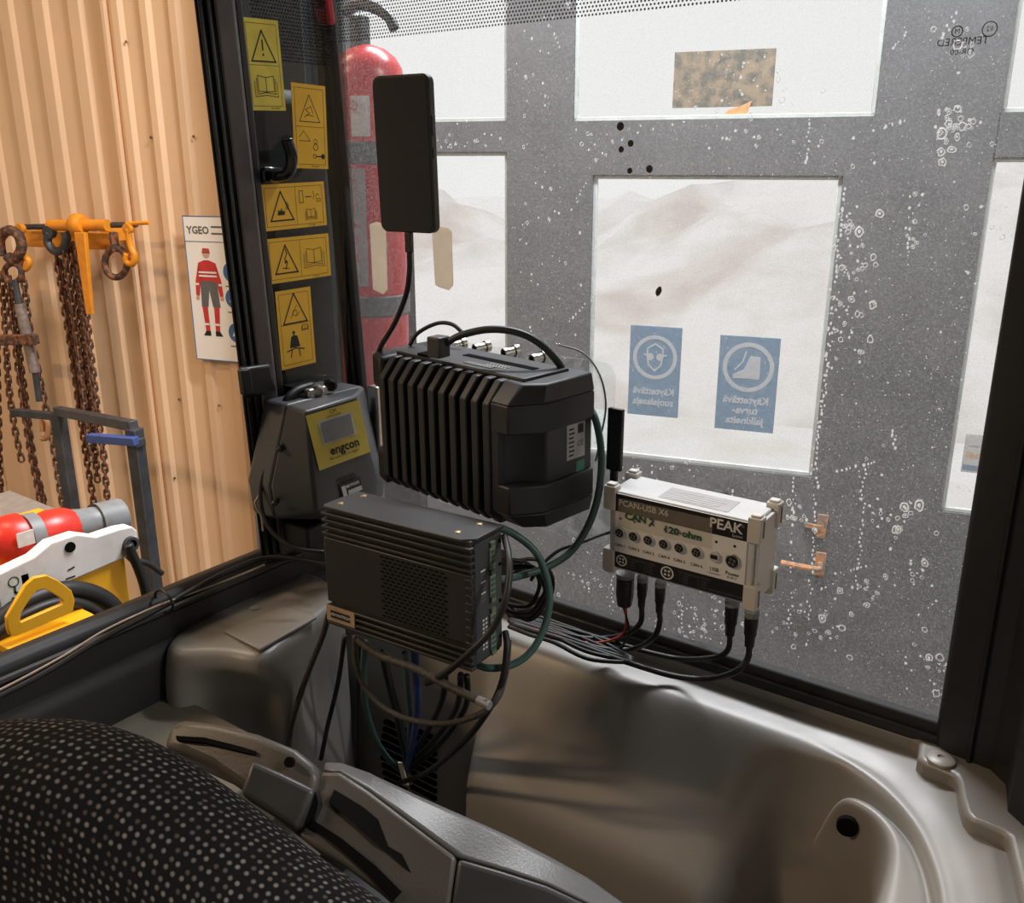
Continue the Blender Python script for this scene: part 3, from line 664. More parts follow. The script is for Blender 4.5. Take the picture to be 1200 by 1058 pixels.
PK = Matrix.Translation((-.394, .874, 1.9096)) @ Matrix.Rotation(R(.4), 4, 'Z') @ Matrix.Rotation(R(1.7), 4, 'X')
def cable(name, label, pts, r, m, cat='cable', group=None, n=8, extra=None):
    mb = MB().tube(pts, r, n, sub=7)
    o = mb.build(name, m, ang=180); tag(o, label, cat, group); return o
def plugged(name, label, top, Lg, rad, pts, r, wire=None, group=None, nut=True):
    t = thing(name, label, 'cable', (0, 0, 0), (0, 0, 0), group)
    top = V(top); dn = V((0, 0, -1))
    m = MB().lathe([(rad*.9, 0), (rad, .001), (rad, Lg*.35), (rad*.92, Lg*.38), (rad*.92, Lg*.6), (rad*.75, Lg*.66), (rad*.68, Lg)], top, dn, 14); m.build('plug', BLK, t)
    if nut: MB().lathe([(rad*1.08, 0), (rad*1.08, .006)], top+V((0, 0, .006)), dn, 10).build('gland_nut', GRYP, t)
    e = top+dn*(Lg-.002); MB().tube([e]+[V(p) for p in pts], r, 8, sub=7).build('cord', RUB, t, ang=180)
    return t
def pkz(px, py): return onY(px, py, .872)
LED = 1.733
def lz(x, y, z=LED): return onZ(x, y, z)
# five leads from the underside of the box to the bundle behind the computer
p = pkz(733, 676); t = thing('connector_lead', 'fat black connector with bare red wires under the grey interface box', 'cable')
MB().lathe([(.0085, 0), (.0105, .002), (.0105, .022), (.0085, .036), (.0055, .0375)], p, (0, 0, -1), 16).build('plug', BLK, t)
MB().lathe([(.011, 0), (.011, .005)], p+V((0, 0, .005)), (0, 0, -1), 12).build('gland_nut', GRYP, t)
e = p+V((0, 0, -.036))
MB().tube([e+V((.002, 0, 0)), onY(733, 735, .885), onY(724, 747, .89), lz(700, 753), lz(670, 750), lz(630, 738), lz(600, 729)], .0016, 6, sub=7).build('red_wire', REDC, t, ang=180)
MB().tube([e+V((-.002, 0, 0)), onY(737, 735, .882), onY(736, 748, .88), lz(728, 757)], .0014, 6, sub=7).build('black_wire', RUB, t, ang=180)
grp = 'leads under the interface box'
plugged('connector_lead', 'second black lead beside the red wires under the interface box', pkz(753, 681), .032, .0062, [onY(751, 728, .875), onY(738, 741, .885), lz(715, 747), lz(680, 747), lz(640, 735), lz(598, 722)], .0034, group=grp)
plugged('connector_lead', 'third black lead from the left under the interface box', pkz(774, 687), .032, .0062, [onY(773, 730, .872), onY(765, 748, .878), lz(742, 760), lz(705, 760), lz(660, 746), lz(598, 726)], .0034, group=grp)
plugged('connector_lead', 'black lead hanging left of the box lower right corner', pkz(858, 709), .036, .0075, [onY(853, 761, .875), onY(838, 770, .88), lz(800, 772), lz(755, 763), lz(690, 744), lz(598, 718)], .0032, group=grp)
plugged('connector_lead', 'rightmost black lead looping lowest across the grey shelf', pkz(881, 722), .036, .0075, [onY(876, 772, .872), onY(862, 787, .868), onZ(832, 795, 1.735), lz(790, 792), lz(735, 776), lz(670, 753), lz(598, 731)], .0036, group=grp)

# ================================================================== FINNED UNIT
K = .915
bgc = CAM+(V((-.7083, .8998, 1.9725))-CAM)*K
bu = thing('finned_unit', 'large black ribbed electronics unit with cooling fins behind the smaller computer', 'electronics', bgc, (R(1.0), 0, R(-9)))
W, Dp, H = .2768*K, .1183*K, .177*K
fy = -Dp/2
MB().box((0, .012, 0), (W-.03, Dp-.024, H-.004)).build('core', BIGM, bu, bevel=.003)
nf = 11; fl = [(.026, -.5), (.008, -.5), (-.008, -.40), (-.008, .36), (.012, .5), (.026, .5)]
for k in range(nf):
    x = -W/2+.026+k*(W-.073)/(nf-1)
    MB().prism([(fy+a, H*b) for a, b in fl], (x, 0, 0), (0, 1, 0), (0, 0, 1), (1, 0, 0), -.0052, .0052).build('fin', BIGM, bu, bevel=.0015)
MB().span((-W/2+.016, -.03, H/2-.003), (W/2-.02, Dp/2-.012, H/2+.0035)).build('top_rail', BIGM, bu, bevel=.002)
# end caps: left one with two bumpers, right one wide with a scooped waist
for sz in (1, -1):
    zc = H*.5*sz; z1 = zc-sz*.042
    pts = [(-W/2-.02, fy+.03), (-W/2-.012, fy+.008), (-W/2+.018, fy-.002), (-W/2+.018, Dp/2), (-W/2-.02, Dp/2)]
    MB().prism(pts, (0, 0, 0), (1, 0, 0), (0, 1, 0), (0, 0, 1), min(zc, z1), max(zc, z1)).build('left_bumper', BIGM, bu, bevel=.005, seg=2)
MB().span((-W/2-.004, fy+.02, -H/2+.03), (-W/2+.02, Dp/2-.01, H/2-.03)).build('left_cap', BIGM, bu, bevel=.003)
xr0, xr1 = W/2-.042, W/2+.007
def capprofile(z0, z1, chz, ch):
    lo = [(xr0, fy-.006), (xr1-.022, fy-.006), (xr1, fy+.026), (xr1, Dp/2), (xr0, Dp/2)]
    hi = [(xr0, fy-.006+ch), (xr1-.022, fy-.006+ch), (xr1-ch*.2, fy+.026+ch*.4), (xr1-ch*.2, Dp/2), (xr0, Dp/2)]
    return [V((a, b, z0)) for a, b in lo], [V((a, b, z1-ch*.9)) for a, b in lo], [V((a, b, z1)) for a, b in hi]
b0, b1, b2 = capprofile(H/2-.052, H/2, 0, .022)
m = MB(); m.hexa(b0, b1); m.hexa(b1, b2); m.build('right_cap_top', BIGM, bu, bevel=.002)
a0, a1, a2 = capprofile(H/2-.052, H/2, 0, .022)
fl_ = lambda L_: [V((p.x, p.y, -p.z)) for p in L_]
m = MB(); m.hexa(list(reversed(fl_(a0))), list(reversed(fl_(a1)))); m.hexa(list(reversed(fl_(a1))), list(reversed(fl_(a2)))); m.build('right_cap_bottom', BIGM, bu, bevel=.002)
MB().prism([(xr0, fy-.004), (xr1-.040, fy-.004), (xr1-.030, fy+.016), (xr1-.012, fy+.03), (xr1-.004, fy+.034), (xr1-.004, Dp/2), (xr0, Dp/2)], (0, 0, 0), (1, 0, 0), (0, 1, 0), (0, 0, 1), -H/2+.05, H/2-.05).build('right_cap_waist', BIGM, bu, bevel=.002)
MB().span((xr0, fy-.0058, -H/2+.03), (xr0+.013, fy+.03, H/2-.03)).build('right_cap_strip', BIGM, bu, bevel=.002)
d = Decal((xr1-.004, 0, 0), (0, 1, 0), (0, 0, 1), (1, 0, 0), .0004)
d.rect(.012, -.012, .042, .03, mat('unit_label', (.42, .43, .43), .5)); d.rect(.028, -.040, .042, -.016, GRNL); d.up()
for k in range(7): d.rect(.015, -.008+k*.005, .026-random.uniform(0, .004), -.006+k*.005, INK)
d.rect(.03, .016, .039, .027, INK); d.text('CE', .034, .004, .009, INK)
d.build('side_labels', bu)
MB().span((-.072, -.028, H/2+.0035), (-.05, .0, H/2+.006)).build('top_recess', DARK, bu)
MB().span((-.03, .006, H/2+.003), (.085, .016, H/2+.0042)).build('top_recess', DARK, bu)
MB().span((.0, -.02, H/2+.0033), (.045, -.012, H/2+.0043)).build('top_label', INKG, bu)
m = MB()
for k in range(14): m.box((.03+k % 7*.0045, -.004+(k//7)*.006-.006, H/2+.0038), (.002, .002, .001))
m.build('top_print', INKW, bu, smooth=False)
BU = Matrix.Translation(bgc) @ Matrix.Rotation(R(-9), 4, 'Z') @ Matrix.Rotation(R(1), 4, 'X')
bl = lambda *p: BU @ V(p)
MB().span((-.03, Dp/2-.002, -.05), (.03, .104*K, .05)).build('rear_mount', BLK, bu)

# ================================================================== COMPACT COMPUTER
cp = thing('compact_computer', 'small black box computer with horizontal ribs and perforated front', 'computer', (-.6109, .6602, 1.8828), (R(-.9), R(-.9), R(2.5)))
W, Dp, H = .1979, .0575, .14
MB().box((0, 0, 0), (W-.006, Dp-.008, H-.004)).build('case', ADVM, cp, bevel=.001)
MB().prism([(-W/2, -Dp/2+.004), (-W/2+.005, -Dp/2), (W/2-.012, -Dp/2), (W/2, -Dp/2+.012), (W/2, Dp/2), (-W/2, Dp/2)], (0, 0, H/2-.004), (1, 0, 0), (0, 1, 0), (0, 0, 1), 0, .004).build('top_plate', ADVM, cp, bevel=.001)
for x, y in ((-.084, -.014), (-.08, .018), (.073, -.014), (.078, .016)):
    MB().lathe([(.0038, 0), (.0034, .0012), (.0012, .0016)], (x, y, H/2), (0, 0, 1), 12).build('screw', BRASS, cp)
for z in (.061, .0535, .046, .0385): MB().box((0, -Dp/2+.003, z), (W, .008, .0035)).build('rib', ADVM, cp, bevel=.0008)
for z in (-.047, -.054, -.061, -.067): MB().box((0, -Dp/2+.003, z), (W, .008, .0035)).build('rib', ADVM, cp, bevel=.0008)
MB().box((0, -Dp/2+.004, -.004), (W, .006, .076)).build('front_panel', ADVM, cp, bevel=.0015)
m = MB()
for r_ in range(17):
    z = .029-r_*.0042
    for k in range(12):
        x = -.016+k*.0072+(r_ % 2)*.0036
        m.box((x, -Dp/2+.0009, z), (.0046, .0006, .0017))
m.build('front_perforations', DARK, cp, smooth=False, kind='stuff')
bd = MB().box((-W/2+.021, -Dp/2-.0012, -.0545), (.041, .0014, .0175)).build('badge', mat('badge_copper', (.62, .42, .28), .35, .3), cp)
d = Decal((-W/2+.021, -Dp/2-.0019, -.0545), (1, 0, 0), (0, 0, 1), (0, -1, 0), .0002); d.rect(-.0145, -.0045, .0145, .0045, INK); d.up(); d.text('ADVANTECH', 0, 0, .0047, INKW, bold=.0001); d.build('badge_print', bd)
MB().box((W/2-.002, .002, 0), (.003, Dp-.012, H-.012)).build('port_panel', ADVS, cp, bevel=.0008)
for k in range(11): MB().box((W/2-.004, -Dp/2+.0035, .028-k*.0085), (.008, .007, .0042)).build('side_fin', ADVM, cp, bevel=.0006)
for z, h in ((.042, .023), (.012, .023), (-.038, .040)):
    t_ = MB().box((W/2+.0005, .006, z), (.003, .009, h)).build('terminal_block', mat('terminal_grey', (.2, .21, .2), .5), cp, bevel=.0006)
    n_ = int(h/.0055)
    for k in range(n_): MB().box((W/2+.0022, .006, z+h/2-.004-k*(h-.006)/max(1, n_-1)), (.0012, .0065, .0032)).build('terminal', GRN, t_)
    for s_ in (-1, 1): MB().box((W/2+.0012, .006, z+s_*(h/2+.0035)), (.003, .0075, .005)).build('terminal_ear', mat('ear_green', (.13, .17, .1), .5), t_)
d = Decal((W/2-.0005, 0, 0), (0, 1, 0), (0, 0, 1), (1, 0, 0), .0003)
for k in range(9): d.rect(-.012, .02-k*.004+.012, -.004, .022-k*.004+.012, INKG if k % 3 else PEAKM)
for k in range(8): d.rect(-.010, -.022-k*.0045, -.007, -.0195-k*.0045, PEAKM); d.rect(-.005, -.022-k*.0045, -.002, -.0195-k*.0045, PEAKM)
d.build('side_print', cp)
for z in (.055, .03, -.01, -.05): MB().lathe([(.002, 0), (.002, .001)], (W/2-.0004, .021, z), (1, 0, 0), 8).build('side_screw', DARK, cp)
MB().span((-.06, Dp/2-.006, -.04), (.05, .115, .0)).build('rear_bracket', BLK, cp)

# ================================================================== CONTROL UNIT ON THE CORNER PILLAR
XE = -.862
eu = thing('tiltrotator_control_unit', 'dark grey faceted control unit with yellow label in the rear left corner', 'control unit')
Fr = [onX(x, y, XE) for x, y in ((357, 482), (417, 463), (443, 566), (431, 592), (371, 600), (366, 556))]
Bk = [onX(x, y, XE-.05) for x, y in ((336, 474), (426, 452), (452, 560), (444, 612), (322, 608), (316, 570))]
Bb = [p+V((-.045, 0, 0)) for p in Bk]
m = MB(); m.hexa(list(reversed(Bb)), list(reversed(Bk))); m.build('base', ENGM, eu, bevel=.004)
m = MB(); m.hexa(Bk, Fr); m.build('cover', ENGM, eu, bevel=.004, seg=3)
o0 = onX(397, 509, XE); ex = (onX(424, 468, XE)-onX(362, 487, XE)); ey = (onX(362, 487, XE)-onX(378, 551, XE))
d = Decal(o0+V((.001, 0, 0)), ex, ey, (1, 0, 0), .0004); lw, lh = ex.length/2, ey.length/2
d.rect(-lw, -lh, lw, lh, LABY); d.up(); d.rect(-lw*.66, -lh*.18, lw*.62, lh*.68, INKW); d.up(); d.rect(-lw*.58, -lh*.12, lw*.54, lh*.62, LCD)
d.text('engcon', lw*.08, -lh*.47, lh*.46, INK, bold=.0004); d.text('The name on all the diggers', 0, -lh*.74, lh*.12, INK); d.text('CM', -lw*.05, lh*.88, lh*.2, INK); d.text('control module', -lw*.05, lh*.75, lh*.1, INK)
d.build('yellow_label', eu)
d = Decal(onX(405, 560, XE)+V((.001, 0, 0)), ex, ey, (1, 0, 0), .0004); d.text('engcon', 0, .001, .0115, BLK, bold=.0003); d.build('moulded_name', eu)
d = Decal(onX(411, 570, XE)+V((.0016, 0, 0)), ex, ey, (1, 0, 0), .0004); d.rect(-.02, -.012, .018, .010, PBLK); d.up(); d.text('engcon', .002, .004, .0085, INKW, bold=.0003); d.rect(-.018, -.01, -.011, .006, INKW); d.rect(-.008, -.010, .017, -.003, INKW); d.build('white_label', eu)
for x, y, X in ((332, 523, XE-.03), (325, 586, XE-.03)): MB().lathe([(.004, 0), (.004, .014), (.0025, .016)], onX(x, y, X-.01), V((.5, -.8, 0)), 10).build('cover_screw', BLK, eu)
MB().box(onX(362, 622, XE-.06), (.05, .05, .035)).build('cable_entry', BLK, eu, bevel=.004)
br = thing('corner_bracket', 'small steel bracket with two bolts above the control unit', 'bracket')
q0 = onX(370, 458, -.93)
MB().box(q0, (.03, .05, .016)).build('plate', STEEL, br, bevel=.003)
for x, y in ((371, 458), (386, 451)): MB().lathe([(.0085, 0), (.0085, .010), (.005, .012), (.005, .009), (.003, .009)], onX(x, y, -.922), (1, -.5, .2), 14).build('bolt', STEEL if x < 380 else BLK, br)
MB().box(q0+V((-.03, 0, 0)), (.04, .04, .012)).build('foot', BLK, br)
MB().box(onX(440, 495, -.9)+V((-.01, 0.02, 0)), (.02, .03, .10)).build('bracket_arm', STEEL, br, bevel=.003)

# ================================================================== PHONE
ph = thing('smartphone', 'black smartphone held upright in front of the rear window', 'phone', (-.712, .784, 2.3092), (R(2), 0, R(3.3)))
def rrect(wd, hg, r, n=5):
    out = []
    for cx, cy, a0 in ((wd/2-r, hg/2-r, 0), (-wd/2+r, hg/2-r, 90), (-wd/2+r, -hg/2+r, 180), (wd/2-r, -hg/2+r, 270)):
        for k in range(n+1): q = R(a0+90*k/n); out.append((cx+r*math.cos(q), cy+r*math.sin(q)))
    return out
MB().prism(rrect(.077, .163, .009), (0, 0, 0), (1, 0, 0), (0, 0, 1), (0, -1, 0), -.0055, .0045).build('case', PHB, ph, bevel=.0015)
MB().prism(rrect(.0715, .157, .007), (0, 0, 0), (1, 0, 0), (0, 0, 1), (0, -1, 0), .0046, .0050).build('screen', SCR, ph)
for z, h in ((.03, .02), (.002, .011)): MB().box((.0388, -.001, z), (.0015, .003, h)).build('side_button', PHB, ph, bevel=.0005)
MB().lathe([(.0013, 0), (.0013, .0002)], (-.008, -.0051, .071), (0, -1, 0), 10).build('front_camera', mat('lens', (.05, .05, .05), .1), ph)
hd = thing('phone_holder', 'black suction arm holding the phone to the glass', 'holder')
MB().tube([V((-.715, .796, 2.31)), V((-.78, .865, 2.31)), V((-.855, .945, 2.31))], .009, 10).build('arm', BLK, hd); MB().lathe([(.02, 0), (.03, .012), (.031, .016)], (-.85, .933, 2.31), (0, 1, 0), 20).build('suction_cup', RUB, hd); MB().box((-.712, .7935, 2.32), (.05, .006, .06)).build('cradle', BLK, hd, bevel=.002)
pc = thing('phone_charging_cable', 'black charging cable plugged into the bottom of the phone', 'cable')
b0 = onY(479, 272, .784); MB().box(b0+V((0, 0, -.011)), (.0085, .006, .022)).build('plug', BLK, pc, bevel=.001)
MB().tube([b0+V((0, 0, -.022)), onY(480, 318, .785), onY(476, 345, .79), onY(463, 378, .80), onY(447, 405, .81), onY(442, 420, .83)], .0032, 8, sub=7).build('cord', RUB, pc, ang=180)

# ================================================================== ANTENNA, CLEAR PLATE
an = thing('blade_antenna', 'flat black blade antenna standing left of the grey interface box', 'antenna', onY(721, 515, .9))
MB().box((0, 0, 0), (.02, .006, .075)).build('blade', BLK, an, bevel=.0015); MB().cyl((0, 0, -.037), (0, 0, -.05), .005, 10).build('base', BLK, an); MB().box((-.012, .024, -.02), (.008, .046, .01), rot=Matrix.Rotation(R(24), 3, 'Z')).build('glass_clip', BLK, an)
cl = thing('clear_mounting_plate', 'clear plastic plate with brass connectors behind the finned unit', 'plate')
A_, B_ = onY(500, 395, .925), onY(715, 640, .925)
MB().prism(rrect(abs(B_.x-A_.x), abs(A_.z-B_.z), .02), ((A_.x+B_.x)/2, .925, (A_.z+B_.z)/2), (1, 0, 0), (0, 0, 1), (0, -1, 0), 0, .004).build('sheet', PLEX, cl)
for x, y in ((545, 402), (573, 405), (607, 410), (640, 417)):
    c_ = MB().lathe([(.0075, 0), (.0075, .006), (.0055, .006), (.0055, .016), (.0065, .016), (.0065, .022), (.004, .022), (.004, .018)], onY(x, y, .921), (-.35, -1, -.1), 14).build('connector', NICK, cl)
    MB().lathe([(.0035, 0), (.0035, .001)], onY(x, y, .921)+V((-.35, -1, -.1)).normalized()*.0215, (-.35, -1, -.1), 10).build('connector_core', DARK, c_)

# ================================================================== CABLES
pg = thing('angled_plug_cable', 'thick dark cable arching from the angled plug over the finned unit', 'cable')
c0 = onY(514, 406, .79); MB().box(c0, (.019, .02, .024)).build('plug', mat('plug_dark_grey', (.045, .046, .05), .45), pg, bevel=.002)
MB().tube([c0+V((.008, .005, .004)), onY(540, 393, .80), onY(572, 386, .81), onY(605, 389, .82), onY(632, 402, .83), onY(655, 426, .84), onY(668, 450, .86)], .0042, 10, sub=7).build('cord', mat('teal_black_cable', (.02, .028, .03), .4), pg, ang=180)
cable('thin_cable_loop', 'thin black cable loop rising left behind the angled plug', [onY(480, 405, .85), onY(490, 390, .86), onY(512, 379, .87), onY(530, 380, .87), onY(542, 390, .87)], .0026, RUB)
cable('green_network_cable', 'dark green cable curving around the right end of the finned unit', [onY(668, 470, .88), onY(692, 480, .86), onY(703, 515, .85), onY(704, 560, .84), onY(694, 605, .83), onY(672, 643, .81), onY(642, 664, .78), onY(605, 676, .74), onY(586, 679, .70)], .0042, GRNC)
cable('green_network_cable', 'dark green cable loop hanging right of the compact computer', [onY(585, 618, .72), onY(606, 628, .74), onY(630, 650, .75), onY(643, 688, .75), onY(641, 725, .74), onY(625, 760, .72), onY(600, 779, .70), onY(568, 782, .68), onY(545, 768, .69)], .0042, GRNC)
cable('thin_black_cable', 'thin black cable running from the interface box to the cable coil', [onY(722, 622, .905), onY(706, 626, .895), onY(680, 636, .86), onY(655, 645, .84), onY(635, 662, .82), onY(622, 680, .80)], .0022, RUB)
cable('clear_wire_arc', 'thin clear wire arcing around the right edge of the plate', [onY(650, 402, .91), onY(672, 408, .91), onY(695, 430, .91), onY(708, 465, .91), onY(706, 500, .91), onY(697, 520, .91)], .0013, PLEX)
cable('grey_wire_arc', 'thin grey wire arcing outside the right corner of the finned unit', [onY(655, 404, .905), onY(684, 414, .905), onY(703, 440, .905), onY(710, 475, .905), onY(704, 512, .905), onY(698, 540, .905)], .0012, GRYP)
for k in range(6):
    cx, cy, rx, ry = 610+random.uniform(-6, 6), 690+random.uniform(-8, 8), 30+random.uniform(-7, 5), 34+random.uniform(-8, 6); yy = .80+k*.012
    pts = [onY(cx+rx*math.cos(a)+random.uniform(-2, 2), cy+ry*math.sin(a)+random.uniform(-2, 2), yy+.006*math.sin(a)) for a in [j*.6+k for j in range(10)]]
    mb = MB().tube(pts, .0026, 7, sub=6, closed=True); tag(mb.build('coiled_cable', RUB, ang=180), 'black cable turn in the coil right of the compact computer', 'cable', 'coil of black cable behind the computer')
for k, (yy, dz) in enumerate(((716, 0), (722, 0), (727, 0), (733, 0), (740, 0))):
    cable('shelf_cable', 'black cable on the shelf left of the red wires, %s from the window' % ('nearest', 'second', 'third', 'fourth', 'farthest')[k], [lz(596, yy-6), lz(622, yy+4), lz(650, yy+13), lz(690, yy+28+k), lz(742, 772+k)], .0027, RUB, group='cables lying side by side on the shelf')
# hanging loom below the computer
def hang(name, label, pts, r, m, group=None): return cable(name, label, [onY(x, y, Y) for x, y, Y in pts], r, m, 'cable', group)
hang('blue_cable', 'blue cable hanging straight down under the compact computer', [(486, 762, .67), (488, 790, .68), (489, 830, .70), (484, 868, .74), (475, 905, .79)], .0045, BLUC)
hang('green_hanging_cable', 'dark green cable hanging left of the blue cable', [(428, 752, .68), (426, 790, .69), (430, 835, .72), (445, 875, .76), (466, 900, .79), (480, 903, .80)], .004, GRNC)
hang('teal_cable', 'short teal cable just left of the blue cable', [(474, 765, .66), (477, 800, .68), (480, 840, .71), (478, 880, .76)], .0034, mat('teal_cable', (.07, .12, .12), .45))
for k, p_ in enumerate(([(446, 760, .67), (455, 800, .68), (467, 850, .72), (476, 895, .79)], [(450, 765, .68), (461, 810, .69), (470, 845, .73), (477, 890, .80)],
                        [(522, 790, .67), (518, 820, .69), (500, 858, .73), (480, 890, .79)], [(540, 790, .68), (535, 830, .70), (508, 868, .75), (480, 897, .80)], [(547, 792, .69), (545, 830, .72), (515, 872, .77), (482, 900, .81)])):
    hang('black_hanging_cable', ('leftmost black cable in the loom under the compact computer', 'black cable just left of the teal cable in the loom', 'first black cable right of the blue cable in the loom', 'second black cable right of the blue cable in the loom', 'rightmost black cable gathered in the loom')[k], p_, .0036, RUB, 'black cables gathered under the computer')
hang('looping_cable', 'black cable swinging in a wide loop below the compact computer', [(416, 745, .65), (418, 780, .65), (432, 812, .65), (465, 838, .65), (510, 848, .65), (552, 841, .65), (580, 822, .66), (592, 790, .68), (596, 750, .70)], .0034, BRAID)
hang('loom_end_cable', 'black cable running from the loom up behind the side panel', [(466, 918, .78), (500, 905, .75), (540, 873, .70), (570, 836, .67), (588, 800, .67), (594, 760, .68), (592, 740, .69)], .0036, RUB)
hang('crossing_cable', 'black cable crossing the port side of the compact computer', [(591, 628, .69), (597, 660, .665), (593, 700, .645), (578, 735, .635), (550, 765, .62), (520, 790, .62), (500, 800, .63)], .0036, RUB)
br_ = thing('braided_rod_cable', 'braided black cable with a grey end slanting below the computer', 'cable')
MB().tube([onY(x, y, Y) for x, y, Y in ((420, 750, .64), (445, 768, .63), (490, 785, .625), (530, 806, .62), (571, 825, .62))], .0042, 10, sub=6).build('cord', BRAID, br_, ang=180); MB().tube([onY(560, 820, .62), onY(574, 827, .62)], .0046, 10, sub=1).build('end_cap', GRYP, br_)
tg = MB().prism([(-.004, -.016), (.004, -.016), (.004, .016), (-.004, .016)], onY(473, 906, .775), (1, 0, .35), (-.3, 0, 1), (0, -1, 0), 0, .002).build('cable_tag', mat('cream_tag', (.7, .65, .5), .5)); tag(tg, 'cream paper tag on the loom in front of the vents', 'tag')
hang('corner_braided_cable', 'braided black cable running down the right side of the corner cover', [(386, 716, .66), (378, 745, .66), (362, 785, .655), (350, 820, .65), (341, 850, .645), (337, 880, .64)], .0036, BRAID)
hang('corner_thin_cable', 'thin black cable hanging right of the braided corner cable', [(404, 745, .70), (396, 800, .70), (384, 850, .70), (376, 890, .69)], .003, RUB)
hang('vertical_black_cable', 'black cable hanging down the left edge of the vent wall', [(422, 750, .74), (420, 800, .75), (419, 850, .76), (418, 910, .77)], .0034, RUB)
def hx(name, label, pts, r, m): return cable(name, label, [onX(x, y, X) for x, y, X in pts], r, m)
hx('pale_thin_wire', 'thin pale wire running down beside the control unit', [(337, 474, -.93), (322, 505, -.93), (311, 545, -.93), (303, 580, -.935), (299, 590, -.935), (306, 605, -.93), (308, 622, -.93)], .0013, mat('pale_wire', (.45, .36, .28), .5))
hx('control_unit_cable', 'black cable leaving the control unit and curving right to the computer', [(318, 530, -.93), (306, 565, -.93), (307, 598, -.92), (320, 624, -.90), (345, 642, -.87), (380, 647, -.84)], .003, RUB)
hx('control_unit_top_cable', 'thick black cable bending into the top of the control unit', [(366, 452, -.93), (348, 458, -.93), (336, 470, -.93), (330, 490, -.935)], .006, RUB)
hx('sill_cable', 'black cable lying along the left sill towards the corner', [(385, 662, -.86), (350, 655, -.90), (310, 654, -.935), (270, 668, -.945), (220, 694, -.944), (185, 714, -.943), (120, 748, -.943), (50, 790, -.943), (-30, 830, -.943)], .0034, RUB)
hx('thin_sill_wire', 'thin pale wire along the black left sill', [(310, 662, -.943), (260, 682, -.942), (205, 702, -.942), (170, 716, -.942), (120, 740, -.94), (75, 768, -.94), (20, 798, -.939), (-40, 828, -.939)], .0013, mat('pale_wire', (.45, .36, .28), .5))
zt = MB(); c_ = onX(192, 704, -.95); zt.tube([c_+V((.018*math.cos(a), 0, .014*math.sin(a))) for a in [k*.785 for k in range(8)]], .0018, 6, sub=3, closed=True)
tag(zt.build('zip_tie', BLK), 'black zip tie around the cables on the left sill', 'zip tie')

# ================================================================== STICKERS ON THE QUARTER WINDOW
def sticker(px, m, name, label, draw):
    P = [onX(x, y, XL+.0006) for x, y in px]   # tl tr br bl
    o = sum(P, V())/4; u = ((P[1]-P[0])+(P[2]-P[3]))/2; v = ((P[0]-P[3])+(P[1]-P[2]))/2
    wd, hg = u.length, v.length; u.normalize(); v = (v-u*v.dot(u)).normalized(); n = u.cross(v)
    root = thing(name, label, 'sticker', o, (0, 0, 0))
    plate((0, 0, 0), u, v, n, -wd/2, -hg/2, wd/2, hg/2, .0005, m, 'backing', root)
    d = Decal(n*.0005, u, v, n, .00012); draw(d, wd, hg); d.build('print', root); return root
def tri(d, x, y, s, lw): d.line([(x-s*.5, y-s*.45), (x+s*.5, y-s*.45), (x, y+s*.5)], lw, INK, True)
def book(d, x, y, s, lw):
    for k in (0, .09): d.line([(x-s*.42-s*k, y+s*.22-s*k), (x-s*.42-s*k, y-s*.3-s*k), (x, y-s*.24-s*k), (x+s*.42+s*k, y-s*.3-s*k), (x+s*.42+s*k, y+s*.22-s*k)], lw, INK)
    d.line([(x-s*.36, y-s*.2), (x-s*.36, y+s*.32), (x, y+s*.26), (x+s*.36, y+s*.32), (x+s*.36, y-s*.2), (x, y-s*.22), (x-s*.36, y-s*.2)], lw, INK); d.line([(x, y-s*.22), (x, y+s*.26)], lw, INK)
def s1(d, w, h):
    d.frame(-w*.42, -h*.45, w*.42, h*.45, .0005, INK); d.line([(-w*.42, 0), (w*.42, 0)], .0005, INK)
    tri(d, 0, h*.2, w*.66, .0019); d.line([(0, h*.27), (0, h*.17)], .0022, INK); d.circ(0, h*.115, .0015, INK, 10); book(d, 0, -h*.22, w*.62, .0009); d.text('7069-0047', w*.2, -h*.475, .0035, INK)
def s2(d, w, h):
    d.frame(-w*.42, -h*.45, w*.42, h*.45, .0005, INK); d.line([(-w*.42, 0), (w*.42, 0)], .0005, INK)
    tri(d, 0, h*.21, w*.6, .0010); d.line([(-w*.16, h*.11), (0, h*.16), (-w*.12, h*.2), (w*.04, h*.24), (w*.1, h*.16)], .0008, INK); d.line([(-w*.1, h*.14), (w*.12, h*.13)], .0008, INK)
    d.line([(-w*.34, -h*.17), (-w*.02, -h*.17), (-w*.2, -h*.05), (-w*.34, -h*.13)], .0008, INK); d.ring(w*.14, -h*.24, .0035, .0045, INK, 14); d.ring(w*.14, -h*.17, .0025, .0033, INK, 14)
    d.ring(w*.1, -h*.35, .002, .003, INK, 12); d.line([(w*.14, -h*.35), (w*.34, -h*.35)], .0015, INK); d.circ(w*.35, -h*.35, .0035, INK, 10); d.text('7073-0107', w*.1, -h*.475, .003, INK)
